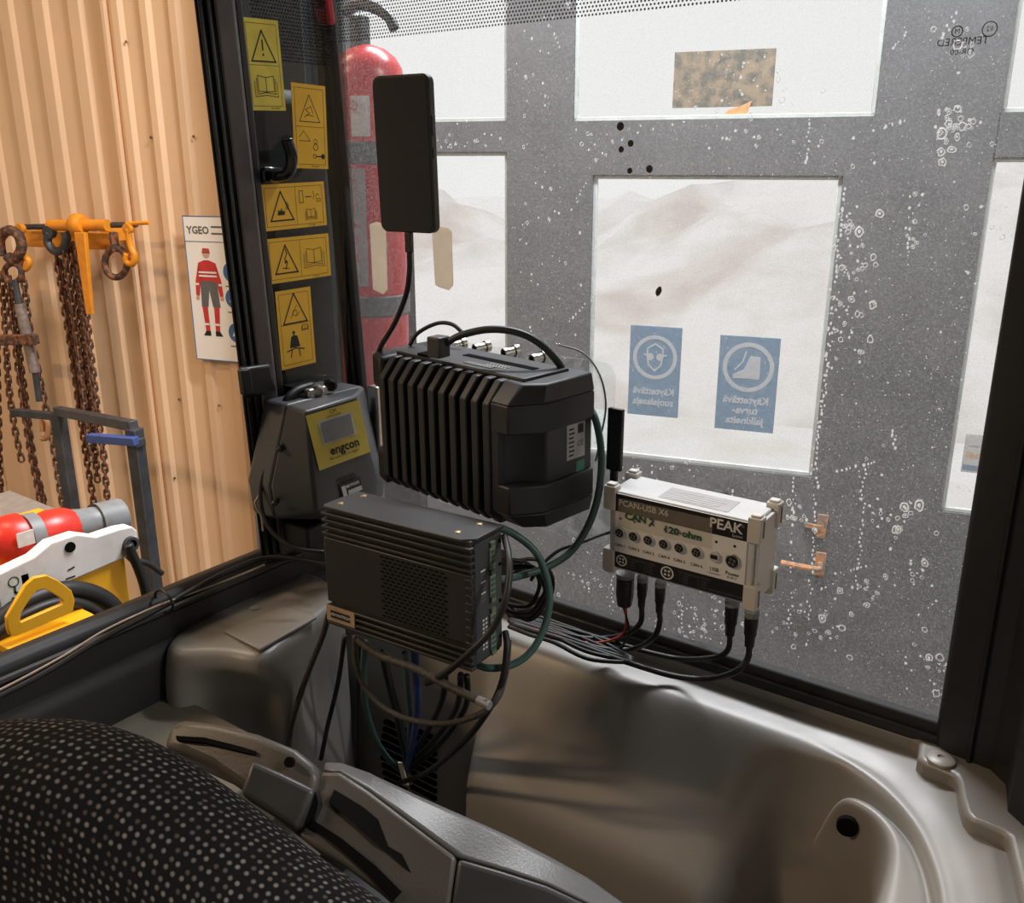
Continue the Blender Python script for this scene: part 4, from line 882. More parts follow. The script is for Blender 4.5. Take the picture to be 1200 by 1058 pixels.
def s3(d, w, h):
    d.frame(-w*.45, -h*.42, w*.45, h*.42, .0005, INK); d.line([(w*.02, -h*.42), (w*.02, h*.42)], .0005, INK)
    tri(d, -w*.21, 0, h*.66, .0019); d.poly([(-w*.28, -h*.18), (-w*.26, -h*.05), (-w*.24, -h*.1), (-w*.21, -h*.02), (-w*.2, -h*.1), (-w*.16, -h*.08), (-w*.17, -h*.18)], INK)
    for k in range(3): d.line([(-w*.15+k*.0015, -h*.06), (-w*.13+k*.002, h*.02), (-w*.15+k*.0015, h*.1)], .0006, INK)
    d.frame(w*.08, h*.06, w*.14, h*.32, .0008, INK); d.line([(w*.18, h*.18), (w*.27, h*.18)], .0012, INK); d.line([(w*.36, h*.06), (w*.42, h*.06), (w*.42, h*.12), (w*.36, h*.12)], .0007, INK, True)
    d.line([(w*.3, h*.12), (w*.32, h*.2), (w*.3, h*.3)], .0007, INK); d.line([(w*.34, h*.14), (w*.37, h*.24), (w*.4, h*.2)], .0007, INK); book(d, w*.25, -h*.2, h*.34, .0006); d.text('7077-0041', w*.25, -h*.46, .0028, INK)
def s4(d, w, h):
    d.frame(-w*.45, -h*.42, w*.45, h*.42, .0005, INK); d.line([(w*.02, -h*.42), (w*.02, h*.42)], .0005, INK)
    tri(d, -w*.21, 0, h*.66, .0019); d.line([(-w*.22, -h*.2), (-w*.19, -h*.05), (-w*.23, h*.02), (-w*.19, h*.14), (-w*.21, h*.24)], .0014, INK); d.line([(-w*.27, -h*.18), (-w*.17, -h*.2)], .001, INK)
    d.circ(-w*.22, -h*.05, .0018, INK, 8); book(d, w*.24, 0, h*.62, .0007); d.text('7077-0042', w*.25, -h*.46, .0028, INK)
def s5(d, w, h):
    d.frame(-w*.42, -h*.45, w*.42, h*.45, .0005, INK); d.line([(-w*.42, h*.06), (w*.42, h*.06)], .0005, INK)
    tri(d, 0, h*.25, w*.68, .0019); d.ring(0, h*.2, .0035, .0043, INK, 12); d.line([(-w*.12, h*.14), (w*.06, h*.29)], .0008, INK); d.line([(w*.03, h*.15), (w*.14, h*.2)], .0008, INK)
    d.circ(-w*.08, -h*.05, .0024, INK, 12); d.poly([(-w*.22, -h*.24), (-w*.16, -h*.1), (-w*.08, -h*.075), (w*.02, -h*.1), (w*.08, -h*.24)], INK)
    d.line([(-w*.3, -h*.28), (-w*.06, -h*.25), (w*.18, -h*.28)], .0016, INK); d.line([(-w*.16, -h*.27), (-w*.2, -h*.36)], .0016, INK); d.line([(w*.04, -h*.27), (w*.06, -h*.36)], .0016, INK); book(d, w*.26, 0, w*.2, .0005)
sticker([(283, 20), (325, 24), (335, 130), (293, 129)], YELO, 'warning_sticker', 'tall worn yellow sticker with exclamation mark and open book, topmost on the pane', s1)
sticker([(339, 97), (379, 100), (386, 199), (347, 196)], YEL, 'warning_sticker', 'tall orange-yellow sticker with padlock and key drawings beside the coat hook', s2)
sticker([(305, 217), (379, 212), (383, 264), (309, 271)], YEL, 'warning_sticker', 'wide orange-yellow sticker with radio waves and arrow drawing', s3)
sticker([(310, 281), (384, 273), (388, 323), (315, 333)], YEL, 'warning_sticker', 'wide orange-yellow sticker with falling figure triangle and large open book', s4)
sticker([(321, 342), (362, 336), (371, 424), (331, 434)], YEL, 'warning_sticker', 'tall orange-yellow sticker with seat belt figure, lowest on the pane', s5)

hk = thing('coat_hook', 'glossy black coat hook on the quarter window pillar', 'hook')
HK = mat('gloss_black', (.008, .008, .009), .15)
b = onX(318, 205, XL+.004); MB().box(b, (.008, .032, .02)).build('base', HK, hk, bevel=.003)
MB().tube([b+V((.002, 0, -.002)), onX(325, 206, XL+.03), onX(338, 202, XL+.045), onX(342, 185, XL+.05), onX(336, 163, XL+.05)], .0075, 12, sub=6).build('hook_arm', HK, hk, ang=180)
lt = thing('pillar_latch', 'black plastic latch clamped across the door pillar', 'latch')
P = [onX(x, y, XL+.02) for x, y in ((279, 432), (317, 427), (324, 460), (285, 468))]
MB().hexa([p+V((-.05, .042, 0)) for p in reversed(P)], list(reversed(P))).build('body', BLK, lt, bevel=.004, seg=3)
P = [onX(x, y, XL+.026) for x, y in ((283, 434), (294, 432), (298, 462), (287, 464))]
MB().hexa([p+V((-.01, 0, 0)) for p in reversed(P)], list(reversed(P))).build('catch', RUB, lt, bevel=.002)
hm = thing('emergency_hammer', 'dark red emergency hammer handle at the top of the corner post', 'hammer')
a_, b_ = onY(372, -40, .93), onY(384, 30, .93)
MB().hexa([b_+V((x*.7, y, 0)) for x, y in ((-.017, -.008), (.017, -.008), (.017, .006), (-.017, .006))], [a_+V((x, y, 0)) for x, y in ((-.014, -.012), (.014, -.012), (.014, .008), (-.014, .008))]).build('handle', REDT, hm, bevel=.005, seg=3)
MB().box((a_+b_)/2+V((0, -.01, .01)), (.012, .004, .05)).build('grip_groove', mat('deep_red', (.2, .012, .015), .4), hm, bevel=.0015)
for x0, y0, x1, y1, lb in ((437, 263, 452, 343, 'beige masking tape strip left of the phone on the rear glass'), (510, 268, 529, 338, 'beige masking tape strip right of the phone on the rear glass')):
    t_ = [onY(x, y, YG-.0012) for x, y in ((x0-4, y0), (x0+4, y0-3), (x1-4, y0-1), (x1, y0+3), (x1+2, y1-4), (x1-3, y1+2), (x0+6, y1-1), (x0, y1-4))]
    tag(MB().hexa([p+V((0, .0008, 0)) for p in t_], t_).build('tape_strip', TAPE), lb, 'tape')
fl_y = tag(MB().lathe([(.0005, 0), (.003, .003), (.0035, .007), (.0015, .0115)], onY(770, 347, YG-.003), (.3, 0, 1), 8).build('dead_fly', mat('fly_brown', (.05, .03, .02), .5)), 'small brown dead fly stuck on the rear glass', 'insect')

# ================================================================== FIRE EXTINGUISHER OUTSIDE THE CORNER OF THE CAB
ex_ = thing('fire_extinguisher', 'red powder fire extinguisher strapped outside the rear glass', 'fire extinguisher')
YE = 1.13; cc = onY(431, 250, YE); re = .057
Z0 = onY(440, 450, YE).z; ax0 = V((cc.x+.02*(Z0-1.75), YE, Z0)); top = onY(430, 52, YE).z
prof = [(re*.95, 0), (re, .008)] + [(re, top-Z0-.05)] + [(re*math.cos(R(a)), top-Z0-.05+.05*math.sin(R(a))) for a in (20, 40, 60, 80)]
MB().lathe(prof, ax0, (.02, 0, 1), 40).build('cylinder', RED, ex_)
MB().cyl((cc.x, YE, top-.005), (cc.x, YE, top+.04), .016, 14).build('valve', STLD, ex_); MB().box((cc.x+.02, YE-.01, top+.075), (.08, .02, .014)).build('lever', BLK, ex_, bevel=.003); MB().tube([onY(x, y, YE-.02) for x, y in ((405, 14), (420, 6), (440, 10), (455, 20), (462, 34))], .008, 10).build('hose', RUB, ex_)
for y in (178, 363):
    z = onY(445, y, YE-.06).z
    MB().lathe([(re+.001, -.017), (re+.003, -.015), (re+.003, .015), (re+.001, .017)], (cc.x+.02*(z-1.75), YE, z), (.02, 0, 1), 40).build('strap', STRAP, ex_)
LB = mat('label_pale', (.55, .5, .5), .5)
def arc(z0, z1, a0, a1, m, nm, r=re+.0012):
    mb = MB(); rows = []
    for z in (z0, z1): rows.append([V((cc.x+.02*(z-1.75)+r*math.sin(R(a)), YE-r*math.cos(R(a)), z)) for a in [a0+(a1-a0)*k/8 for k in range(9)]])
    return mb.grid(rows).build(nm, m, ex_)
zz = lambda y: onY(420, y, YE-.05).z
arc(zz(335), zz(197), 8, 36, mat('label_grey', (.3, .27, .28), .5), 'text_label'); arc(zz(160), zz(112), 16, 46, LB, 'symbol_label')
aa = R(20); o_ = V((cc.x+(re+.002)*math.sin(aa), YE-(re+.002)*math.cos(aa), 0)); un = V((math.cos(aa), math.sin(aa), 0)); wn = V((math.sin(aa), -math.cos(aa), 0))
d = Decal(o_+wn*.006, un, ZZ, wn, .0006)
for ch, y in zip('CJAUHE', (208, 240, 263, 282, 302, 322)): d.text(ch, .015*(zz(y)-1.75)-.002, zz(y), .017, INKR, bold=.0003)
for k in range(8): d.circ(.014+.006*math.cos(k*.785), zz(124)+.006*math.sin(k*.785), .0018, INKR, 8)
d.build('label_print', ex_)
MB().span((cc.x-.03, YE+re-.004, Z0), (cc.x+.03, YE+re+.02, top-.08)).build('wall_bracket', BLKM, ex_)
MB().span((cc.x-.05, YE+re+.005, 1.14), (cc.x+.04, YE+re+.025, Z0+.02)).build('mounting_post', BLKM, ex_)

# ================================================================== SIGNS ON THE DOOR PANES
def gsign(px, D, m, name, label, draw, th=.003, cat='sign'):
    P = [onG(x, y, D) for x, y in px]; o = sum(P, V())/4; wd = ((P[1]-P[0]).dot(gt)+(P[2]-P[3]).dot(gt))/2; hg = (P[0].z+P[1].z-P[2].z-P[3].z)/2
    root = thing(name, label, cat, o)
    plate((0, 0, 0), gt, ZZ, -gn, -wd/2, -hg/2, wd/2, hg/2, th, m, 'board', root)
    d = Decal(-gn*th, gt, ZZ, -gn, .0008)
    if draw: draw(d, wd, hg); d.build('print', root)
    return root
def goggles(d, w, h):
    r = w*.43; y = h*.16; d.ring(0, y, r*.83, r, SIGNW, 36)
    d.line([(-r*.36, y+r*.1), (-r*.34, y+r*.4), (0, y+r*.62), (r*.34, y+r*.4), (r*.36, y+r*.1)], .006, SIGNW); d.line([(-r*.33, y-r*.05), (-r*.28, y-r*.35), (0, y-r*.6), (r*.28, y-r*.35), (r*.33, y-r*.05)], .006, SIGNW)
    for s in (-1, 1): d.circ(s*r*.22, y+r*.02, r*.17, SIGNW, 14); d.line([(s*r*.3, y+r*.05), (s*r*.5, y+r*.12)], .006, SIGNW)
    d.text('Käytettävä', 0, -h*.22, w*.19, SIGNW, mirror=True, bold=.0012); d.text('suojalaseja', 0, -h*.34, w*.19, SIGNW, mirror=True, bold=.0012)
def boot(d, w, h):
    r = w*.43; y = h*.18; d.ring(0, y, r*.83, r, SIGNW, 36); k = r*1.12
    d.poly([(k*.05, y+k*.42), (k*.4, y+k*.4), (k*.42, y-k*.3), (k*.4, y-k*.42), (k*.1, y-k*.4), (-k*.5, y-k*.42), (-k*.52, y-k*.28), (-k*.15, y-k*.08)], SIGNW); d.line([(-k*.1, y+k*.55), (-k*.2, y+k*.2), (-k*.45, y-k*.1)], .005, SIGNW)
    d.text('Käytettävä', 0, -h*.17, w*.18, SIGNW, mirror=True, bold=.0012); d.text('turva-', 0, -h*.28, w*.18, SIGNW, mirror=True, bold=.0012); d.text('jalkineita', 0, -h*.39, w*.18, SIGNW, mirror=True, bold=.0012)
gsign([(740, 379), (799, 386), (795, 490), (735, 484)], DT+.026, BLUES, 'safety_sign', 'pale blue sign with face and goggles in a white ring on the door window', goggles)
gsign([(845, 391), (914, 398), (907, 509), (837, 500)], DT+.026, BLUES, 'safety_sign', 'pale blue sign with a white safety boot on the door window', boot)
gsign([(790, 63), (909, 55), (906, 124), (789, 127)], DT+.026, BRNS, 'brown_sign', 'brown weathered rectangle hanging in the upper door window', None)
lf = tag(MB().prism([(-.05, -.02), (-.01, -.035), (.03, -.03), (.05, .03), (.01, .012), (-.02, .005)], onG(862, 130, DT+.02), gt, ZZ, -gn, 0, .002).build('dry_leaf', mat('leaf_orange', (.6, .3, .12), .7)), 'orange dry leaf under the brown rectangle in the window', 'leaf')
gsign([(1132, 508), (1153, 510), (1149, 556), (1126, 551)], DT+.026, film('sign_faded', (.62, .62, .62), .8, .6), 'faded_sign', 'faded sticker with orange lettering in the right door window', lambda d, w, h: (d.text('24H', 0, -h*.05, w*.4, film('sign_orange', (.75, .5, .35), .85), mirror=True, bold=.002), d.text('service', 0, h*.2, w*.2, INKG, mirror=True), d.rect(-w*.45, -h*.45, w*.45, -h*.3, BLUES)))
dh = thing('door_handle', 'rusty lever handle on the grey door', 'handle')
p = onG(961, 660, DT); MB().prism([(-.018, -.045), (.018, -.045), (.02, .0), (.018, .045), (-.018, .045)], p, gt, ZZ, -gn, 0, .01).build('plate', RUSTH, dh, bevel=.003)
MB().tube([p-gn*.005, p-gn*.05, p-gn*.055-gt*.03, p-gn*.055-gt*.13+ZZ*.005], .011, 10, sub=5).build('lever', RUSTH, dh)
dk = thing('lock_plate', 'small rusty lock plate above the door handle', 'lock')
p = onG(963, 616, DT); MB().prism([(-.02, -.045), (.016, -.045), (.02, .045), (-.016, .045)], p, gt, ZZ, -gn, 0, .01).build('plate', RUSTH, dk, bevel=.003); MB().box(p-gn*.014-gt*.03, (.06, .012, .014)).build('thumb_turn', RUSTH, dk)

# ================================================================== WALL OF THE HALL: POSTER, CHAINS
def poster(d, w, h):
    d.frame(-w*.5, -h*.5, w*.5, h*.5, .004, INKB); d.line([(-w*.5, h*.33), (w*.5, h*.33)], .003, INKB)
    d.text('YGEO', -w*.33, h*.405, .042, INKG, bold=.0012)
    for k in range(2): d.rect(-w*.17, h*(.425-.045*k), w*.3, h*(.437-.045*k), INKG)
    x = -w*.26
    d.circ(x, h*.245, .017, SKIN, 16); d.poly([(x-.021, h*.252), (x+.021, h*.252), (x+.017, h*.285), (x-.015, h*.287)], INKR)
    d.poly([(x-.05, h*.12), (x-.045, h*.185), (x-.012, h*.205), (x+.012, h*.205), (x+.045, h*.185), (x+.05, h*.12), (x+.04, h*.06), (x-.04, h*.06)], INKR)
    for s in (-1, 1):
        d.poly([(x+s*.045, h*.18), (x+s*.066, h*.06), (x+s*.07, -h*.04), (x+s*.052, -h*.045), (x+s*.04, h*.06)][::s], INKR); d.circ(x+s*.062, -h*.058, .010, SKIN, 10)
    d.poly([(x-.042, h*.06), (x+.042, h*.06), (x+.05, -h*.12), (x+.012, -h*.12), (x, h*.0), (x-.012, -h*.12), (x-.046, -h*.12)], INKG)
    for s in (-1, 1): d.poly([(x+s*.016, -h*.12), (x+s*.044, -h*.12), (x+s*.036, -h*.29), (x+s*.014, -h*.29)][::s], INKR); d.poly([(x+s*.012, -h*.29), (x+s*.036, -h*.29), (x+s*.05, -h*.325), (x+s*.012, -h*.325)][::s], INK)
    d.up()
    for z in (.09, .115): d.rect(x-.046, h*z, x+.046, h*(z+.012), INKW)
    for s in (-1, 1): d.rect(x+s*.028-.012, -h*.25, x+s*.028+.012, -h*.235, INKW); d.rect(x+s*.06-.01, h*.03, x+s*.06+.01, h*.045, INKW)
    for k, y in enumerate((.13, -.05, -.29)):
        for xx in (.03, .3): d.circ(w*xx, h*y, .042, INKB, 24)
    d.up()
    for k, y in enumerate((.13, -.05, -.29)):
        for xx in (.03, .3): d.poly([(w*xx-.022, h*y-.015), (w*xx+.024, h*y-.018), (w*xx+.022, h*y+.006), (w*xx, h*y+.018), (w*xx-.012, h*y+.004)], INKW); d.rect(w*xx-.035, h*(y-.1), w*xx+.035, h*(y-.093), INKG)
T0, z1 = tz(213, 253, 3.2); z0 = tz(226, 420, 3.2)[1]
po = thing('safety_poster', 'white framed poster of a worker in red safety clothing on the sheet wall', 'poster', G(T0+.21, 3.208, (z0+z1)/2))
hgt = z1-z0
plate((0, 0, 0), gt, ZZ, -gn, -.21, -hgt/2, .21, hgt/2, .004, PAPER, 'board', po)
d = Decal(-gn*.004, gt, ZZ, -gn, .0008); poster(d, .42, hgt); d.build('print', po)

# chain rack
DR = 3.1
rk = thing('chain_rack', 'orange steel bar fixed to the sheet wall carrying chains', 'rack')
a_, b_ = onG(18, 279, DR), onG(132, 273, DR)
MB().prism([(0, -.035), ((b_-a_).dot(gt), -.035), ((b_-a_).dot(gt), .035), (0, .035)], a_, gt, ZZ, -gn, -.02, .0).build('bar', ORG, rk, bevel=.003)
for x in (45, 120): MB().box(onG(x, 276, DR)+gn*.07, (.05, .11, .05), rot=Matrix.Rotation(GA, 3, 'Z')).build('wall_bracket', ORG, rk)
MB().tube([onG(28, 266, DR-.035), onG(160, 263, DR-.035)], .012, 10, sub=1).build('rod', STLD, rk)
bi = thing('load_binder', 'orange lever load binder hanging in the middle of the chain rack', 'load binder')
MB().tube([onG(58, 264, DR-.06), onG(126, 264, DR-.06)], .024, 12, sub=1).build('barrel', ORG, bi)
MB().lathe([(.035, -.03), (.045, -.015), (.045, .015), (.035, .03)], onG(92, 263, DR-.07), gt, 14).build('collar', ORG, bi)
l0, l1 = onG(97, 272, DR-.1), onG(108, 368, DR-.1)
MB().hexa([l1+gt*s*.014-gn*q for s, q in ((-1, 0), (1, 0), (1, .02), (-1, .02))], [l0+gt*s*.028-gn*q for s, q in ((-1, 0), (1, 0), (1, .02), (-1, .02))]).build('lever', ORG, bi, bevel=.003)
MB().tube([onG(148, 262, DR-.06), onG(175, 261, DR-.06)], .008, 8, sub=1).build('rod_end', ORG, bi)
def hook(name, label, px, D, r, m, cat='hook'):
    t = thing(name, label, cat); P = [onG(x, y, D) for x, y in px]
    MB().tube(P, r, 10, sub=6).build('hook_body', m, t, ang=180); MB().lathe([(r*1.5, -r*.8), (r*1.5, r*.8)], P[0], gn, 12).build('hook_eye', m, t); return t
hook('chain_hook', 'orange hook at the right end of the chain rack', [(150, 268), (153, 288), (158, 300), (155, 309), (148, 306), (149, 297)], DR-.07, .014, ORG)
hook('chain_hook', 'orange hook near the left end of the chain rack', [(24, 268), (26, 295), (34, 306), (30, 315), (23, 312), (25, 303)], DR-.1, .014, ORG)
hook('chain_hook', 'dark grey hook above the middle chains', [(58, 272), (56, 284), (64, 294), (74, 292), (78, 280), (76, 272)], DR-.07, .018, STLD)
rg = thing('lifting_ring', 'rusty oval lifting ring hanging right on the chain rack', 'ring')
MB().tube([onG(136+13*math.sin(a), 308-17*math.cos(a), DR-.06) for a in [k*.524 for k in range(12)]], .014, 10, sub=4, closed=True).build('ring', RUST, rg, ang=180)
MB().tube([onG(133, 272, DR-.06), onG(134, 284, DR-.06), onG(136, 294, DR-.06)], .018, 10).build('shank', RUST, rg)
sh_ = thing('rusty_shackle', 'big rusty grab hook and shackle at the left end of the rack', 'shackle')
MB().tube([onG(x, y, DR-.12) for x, y in ((2, 300), (0, 280), (10, 270), (22, 276), (25, 292), (16, 305), (9, 300))], .022, 10, sub=6).build('hook_body', RUST, sh_, ang=180)
MB().tube([onG(15+10*math.sin(a), 320-11*math.cos(a), DR-.12) for a in [k*.628 for k in range(10)]], .012, 8, sub=4, closed=True).build('shackle_ring', RUST, sh_, ang=180)
tb = thing('ratchet_binder', 'worn steel ratchet binder hanging between the left chains', 'load binder')
MB().tube([onG(17, 328, DR-.13), onG(23, 358, DR-.13)], .014, 10, sub=1).build('threaded_end', STLD, tb); MB().tube([onG(23, 356, DR-.13), onG(41, 436, DR-.13)], .023, 12, sub=1).build('barrel', mat('worn_steel', (.3, .24, .21), .55, .5, var=.3), tb)
MB().tube([onG(41, 434, DR-.13), onG(46, 470, DR-.13)], .014, 10, sub=1).build('threaded_end', STLD, tb); MB().box(onG(17, 398, DR-.15), (.26, .03, .045), rot=Matrix.Rotation(GA, 3, 'Z')@Matrix.Rotation(R(-5), 3, 'Y')).build('ratchet_arm', RUST, tb, bevel=.004)
MB().tube([onG(50, 505, DR-.13), onG(50, 490, DR-.13), onG(56, 496, DR-.13), onG(55, 512, DR-.13), onG(49, 514, DR-.13)], .012, 8).build('end_hook', mat('rusty_orange', (.42, .2, .09), .6), tb)
# chains: every link an object, alternating by a quarter turn
lk = MB()
pts = [];
for a in range(12):
    q = 2*math.pi*a/12; pts.append(V((.0115*math.cos(q), 0, .0115*math.sin(q)+(.011 if math.sin(q) >= 0 else -.011))))
lk.tube(pts, .0052, 6, sub=1, closed=True); proto = lk.build('chain_link', RUST, ang=180); link_me = proto.data; bpy.data.objects.remove(proto)
def chain(px, label, D=DR-.05, pitch=.0315):
    P = smooth([onG(x, y, D) for x, y in px], 8); t = tag(bpy.data.objects.new('chain', None), label, 'chain', 'rusty chains on the rack'); COL.objects.link(t); t.location = P[-1]; t.empty_display_size = .05
    acc = 0; i = 0; k = 0; total = sum((P[j+1]-P[j]).length for j in range(len(P)-1)); s = pitch/2
    while s < total:
        a = 0; j = 0
        while j < len(P)-2 and a+(P[j+1]-P[j]).length < s: a += (P[j+1]-P[j]).length; j += 1
        dv = P[j+1]-P[j]; pos = P[j]+dv*((s-a)/max(dv.length, 1e-6)); dv = dv.normalized()
        o = bpy.data.objects.new('chain_link', link_me); COL.objects.link(o); o.parent = t; o.location = pos-P[-1]
        o.rotation_euler = (dv.to_track_quat('Z', 'Y').to_matrix() @ Matrix.Rotation(GA+R(45 if k % 2 else -45)+R(random.uniform(-12, 12)), 3, 'Z')).to_euler()
        s += pitch; k += 1
chain([(66, 300), (74, 350), (85, 420), (96, 500), (105, 560), (115, 618)], 'rusty chain at the left edge of the middle bunch, reaching down to the plug', DR-.04)
chain([(75, 290), (84, 350), (93, 420), (101, 490), (107, 540)], 'second rusty chain from the left in the middle bunch', DR-.07)
chain([(82, 285), (92, 350), (101, 430), (109, 500), (114, 560)], 'third rusty chain from the left in the middle bunch', DR-.04)
chain([(90, 285), (99, 350), (107, 420), (115, 490), (122, 540), (128, 618)], 'rightmost rusty chain of the middle bunch, longest of it', DR-.07)
chain([(70, 305), (79, 360), (88, 430), (97, 490)], 'short rusty chain behind the middle bunch', DR-.0)
chain([(86, 285), (96, 360), (105, 440), (112, 510)], 'short rusty chain behind the right of the middle bunch', DR-.0)
chain([(2, 320), (6, 380), (10, 450), (17, 500), (25, 538)], 'rusty chain ending above the red plug at far left', DR-.06)
chain([(8, 320), (15, 380), (24, 450), (34, 520), (44, 570), (50, 604)], 'rusty chain left of the ratchet binder', DR-.04)
chain([(12, 325), (20, 390), (30, 470), (40, 540), (55, 600)], 'rusty chain behind the ratchet binder', DR-.0)
chain([(27, 320), (34, 380), (44, 430), (54, 480), (64, 530), (70, 570), (76, 612)], 'rusty chain right of the ratchet binder', DR-.06)
chain([(-6, 330), (-4, 400), (-2, 480), (0, 560), (4, 600)], 'rusty chain at the left edge of the picture', DR-.04)

# steel frame in front of the chains
fr = thing('steel_frame', 'dark square tube steel frame standing before the chains', 'frame')
Df = 2.75
def sq(pa, pb, wd, name, m=STLD, parent=fr):
    a, b = V(pa), V(pb); dv = (b-a).normalized(); s1_ = dv.cross(gn if abs(dv.dot(gn)) < .9 else gt).normalized()*wd/2; s2_ = dv.cross(s1_).normalized()*wd/2
    return MB().hexa([a+s1_+s2_, a-s1_+s2_, a-s1_-s2_, a+s1_-s2_], [b+s1_+s2_, b-s1_+s2_, b-s1_-s2_, b+s1_-s2_]).build(name, m, parent, bevel=.003)
A1, B1 = onG(68, 484, Df), onG(157, 502, Df-.35)
A0, B0 = V((A1.x, A1.y, .0)), V((B1.x, B1.y, 0))
sq(A0, A1, .045, 'upright'); sq(B0, B1, .045, 'upright'); sq(A1+ZZ*.01, B1+ZZ*.01, .035, 'top_rail'); m_ = A0.lerp(A1, .45); sq(m_, B0.lerp(B1, .45), .035, 'cross_rail')
sq(A1-gt*.25-ZZ*.02, A1-gt*.02-ZZ*.015, .03, 'side_stub')
bc = thing('blue_clamp', 'blue steel clamp strip on the dark frame', 'clamp'); sq(onG(104, 513, Df-.38), onG(160, 517, Df-.38), .03, 'strip', BLUE, bc); MB().box(onG(162, 518, Df-.36), (.03, .04, .03)).build('jaw', STLD, bc, bevel=.003)

# yellow lifting machine at the lower left, side turned along the cab
XM = -2.05
ym = thing('yellow_machine', 'yellow machine with a white top board at the lower left', 'machine')
def mx(px, X=XM): return [onX(x, y, X) for x, y in px]
def slab(px, X, th, name, m, bevel=.004, parent=ym):
    P = mx(px, X); return MB().hexa([p+V((-th, 0, 0)) for p in P], P).build(name, m, parent, bevel=bevel, seg=3)
slab([(-140, 735), (-60, 705), (0, 672), (40, 653), (60, 636), (90, 626), (113, 629), (140, 620), (155, 617), (161, 622), (162, 646), (148, 653), (90, 678), (30, 702), (-140, 770)][::-1], XM, .04, 'top_board', mat('chalky_white', (.74, .7, .67), .6, var=.12, scale=14))
P = mx([(-140, 768), (30, 700), (146, 652), (151, 706)], XM-.01); z_ = 0.05
pts = [P[0], P[1], P[2], V((P[3].x, P[3].y, z_)), V((P[0].x, P[0].y, z_))]
MB().hexa([p+V((-.04, 0, 0)) for p in pts][::-1], pts[::-1]).build('side_panel', MACH, ym, bevel=.004)
MB().span((XM-.75, P[0].y, .05), (XM-.05, P[2].y-.03, P[0].z-.2)).build('body', MACH, ym, bevel=.01)
MB().span((XM-.78, P[0].y, 0), (XM-.02, P[2].y-.01, .05)).build('skid', STLD, ym)
for x, y in ((82, 641),): MB().lathe([(.013, 0), (.013, .003)], onX(x, y, XM+.001), (1, 0, 0), 14).build('board_hole', DARK, ym)
MB().lathe([(.02, 0), (.02, .012), (.013, .012), (.013, 0)], onX(152, 637, XM), (1, 0, 0), 16).build('cable_eye', STLD, ym)
d = Decal(V((XM+.0004, 0, 0)), (0, 1, 0), (0, 0, 1), (1, 0, 0), .0008)
c_ = onX(17, 690, XM); d.rect(c_.y-.035, c_.z-.04, c_.y+.035, c_.z+.045, mat('label_white', (.75, .73, .68), .5)); d.up(); d.ring(c_.y, c_.z+.018, .010, .013, GRNI, 16); d.line([(c_.y, c_.z+.005), (c_.y, c_.z-.008), (c_.y+.009, c_.z-.016), (c_.y, c_.z-.026), (c_.y-.008, c_.z-.02)], .005, GRNI)
d.build('hook_label', ym)
d = Decal(V((XM+.0004, 0, 0)), (0, 1, 0), (0, 0, 1), (1, 0, 0), .0008)
c_ = onX(42, 678, XM); d.rect(c_.y-.032, c_.z-.02, c_.y+.032, c_.z+.02, mat('label_white', (.75, .73, .68), .5)); d.up(); d.text('7801', c_.y, c_.z, .013, INKG); d.build('number_label', ym); d = Decal(V((XM+.0004, 0, 0)), (0, 1, 0), (0, 0, 1), (1, 0, 0), .0008); c_ = onX(80, 668, XM); d.line([(c_.y-.008, c_.z-.02), (c_.y+.012, c_.z-.02)], .004, INK); d.line([(c_.y, c_.z), (c_.y+.014, c_.z+.003)], .004, INK)
d.build('scratch_marks', ym)
# yellow loop handle: flat bent ring standing proud
XH = XM+.12
ou = [(9, 737), (8, 724), (30, 686), (40, 677), (55, 674), (68, 680), (84, 692), (88, 703), (86, 716), (74, 722), (20, 745), (12, 745)]
inr = [(24, 728), (25, 718), (38, 698), (44, 692), (52, 690), (60, 694), (70, 700), (74, 704), (73, 708), (66, 711), (30, 727), (26, 729)]
O_, I_ = mx(ou, XH), mx(inr, XH); n_ = len(O_); th = V((-.012, 0, 0))
mb = MB(); mb.add(O_+I_+[p+th for p in O_]+[p+th for p in I_], [])
for k in range(n_):
    j = (k+1) % n_; mb.quad((k, j, n_+j, n_+k)); mb.quad((2*n_+k, 3*n_+k, 3*n_+j, 2*n_+j)); mb.quad((k, 2*n_+k, 2*n_+j, j)); mb.quad((n_+k, n_+j, 3*n_+j, 3*n_+k))
lh_ = mb.build('loop_handle', MACH, ym, bevel=.002); MB().box(onX(46, 735, XM+.06), (.13, .2, .02)).build('handle_foot', MACH, ym, bevel=.003)
hs = cable('black_hose', 'thick black hose curving over the yellow machine side', [onX(x, y, XM+.035) for x, y in ((-40, 770), (0, 728), (30, 706), (70, 692), (100, 693), (125, 704), (140, 722), (148, 750))], .022, RUB, 'hose')
hs = cable('black_hose', 'thinner black hose just below the thick hose', [onX(x, y, XM+.06) for x, y in ((-40, 785), (0, 742), (35, 718), (70, 706), (100, 710), (122, 724))], .014, RUB, 'hose')
cable('machine_power_cable', 'black cable looping out of the eye in the white board', [onX(x, y, XM+.02) for x, y in ((150, 638), (155, 650), (163, 668), (170, 690), (172, 712), (165, 760))], .013, RUB)
cable('machine_short_cable', 'short dark cable behind the white board end', [onX(x, y, XM-.08) for x, y in ((145, 645), (155, 656), (172, 660), (190, 672))], .008, RUB)
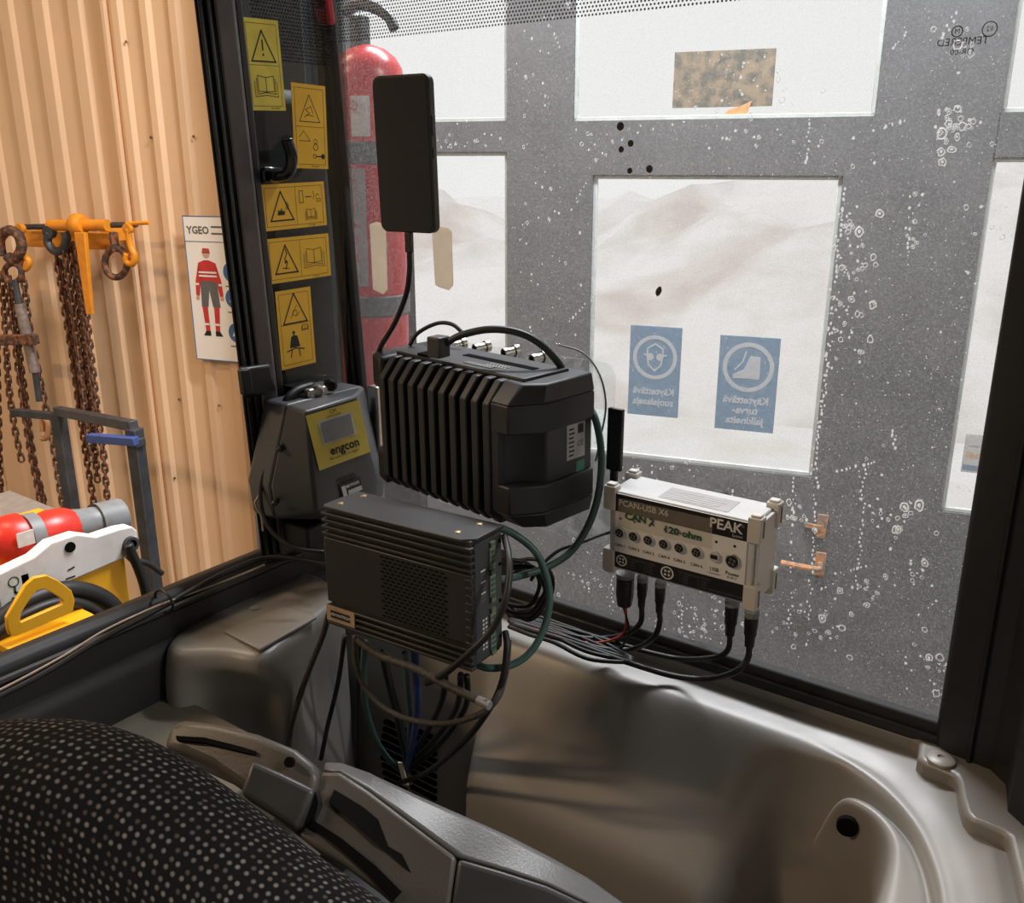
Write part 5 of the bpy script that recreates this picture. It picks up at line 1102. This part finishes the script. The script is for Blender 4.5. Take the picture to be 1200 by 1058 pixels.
# red industrial plug and grey coupling lying behind the board
cp_ = thing('red_power_coupling', 'red and grey industrial power coupling lying on the yellow machine', 'plug')
XP = XM-.14
pa, pb = onX(6, 636, XP), onX(112, 612, XP); dv = (pb-pa).normalized(); Lp = (pb-pa).length
MB().lathe([(.0, -.045), (.03, -.04), (.055, -.02), (.066, .01), (.066, .035), (.045, .05)], pa, dv, 24).build('cap', REDP, cp_)
MB().lathe([(.042, .05), (.05, .07), (.058, .11), (.056, .15), (.047, .17)], pa, dv, 16).build('red_body', REDP, cp_)
MB().lathe([(.06, .045), (.06, .06), (.06, .075)], pa, dv, 20).build('grey_collar', GRYP, cp_)
MB().lathe([(.048, .165), (.044, .19), (.04, .26), (.046, .27), (.046, .29), (.05, .30), (.05, Lp), (.04, Lp+.012)], pa, dv, 20).build('grey_coupling', GRYP, cp_)
MB().box(pa+V((.064, .02, .02)), (.004, .04, .035)).build('cap_label', mat('label_white', (.75, .73, .68), .5), cp_)
cable('coupling_cable', 'dark cable leaving the grey coupling to the right', [pb, pb+dv*.05, onX(125, 616, XP), onX(133, 626, XP)], .014, RUB)
ys = thing('yellow_strip', 'yellow flat bar lying behind the red coupling', 'bar'); MB().hexa(mx([(-40, 628), (57, 600), (57, 603), (-40, 636)], XM-.3), [p+V((-.05, 0, .0)) for p in mx([(-40, 628), (57, 600), (57, 603), (-40, 636)], XM-.3)]).build('bar', MACH, ys)
MB().hexa(mx([(-40, 640), (75, 600), (80, 640), (-40, 680)], XM-.34), [p+V((-.3, 0, .0)) for p in mx([(-40, 640), (75, 600), (80, 640), (-40, 680)], XM-.34)]).build('grey_housing', mat('dusty_grey', (.25, .21, .18), .7), ys)

# lamp housings of the hall lights and of the added door and side fill
for nm, T, D, pw, c in LAMPS:
    lp_ = thing('ceiling_lamp', 'long white ceiling lamp %s' % {'warm_hall_light': 'over the chains' if D > 0 else 'far left behind the seat', 'added_door_light': 'added before the grey door as fill light', 'added_side_light': 'added right of the cab as fill light', 'front_light': 'in front of the cab'}[nm], 'lamp', G(T, D, 4.4), (0, 0, GA), 'hall ceiling lamps'); MB().box((0, 0, -.05), (1.55, .26, .1)).build('housing', WHT, lp_)
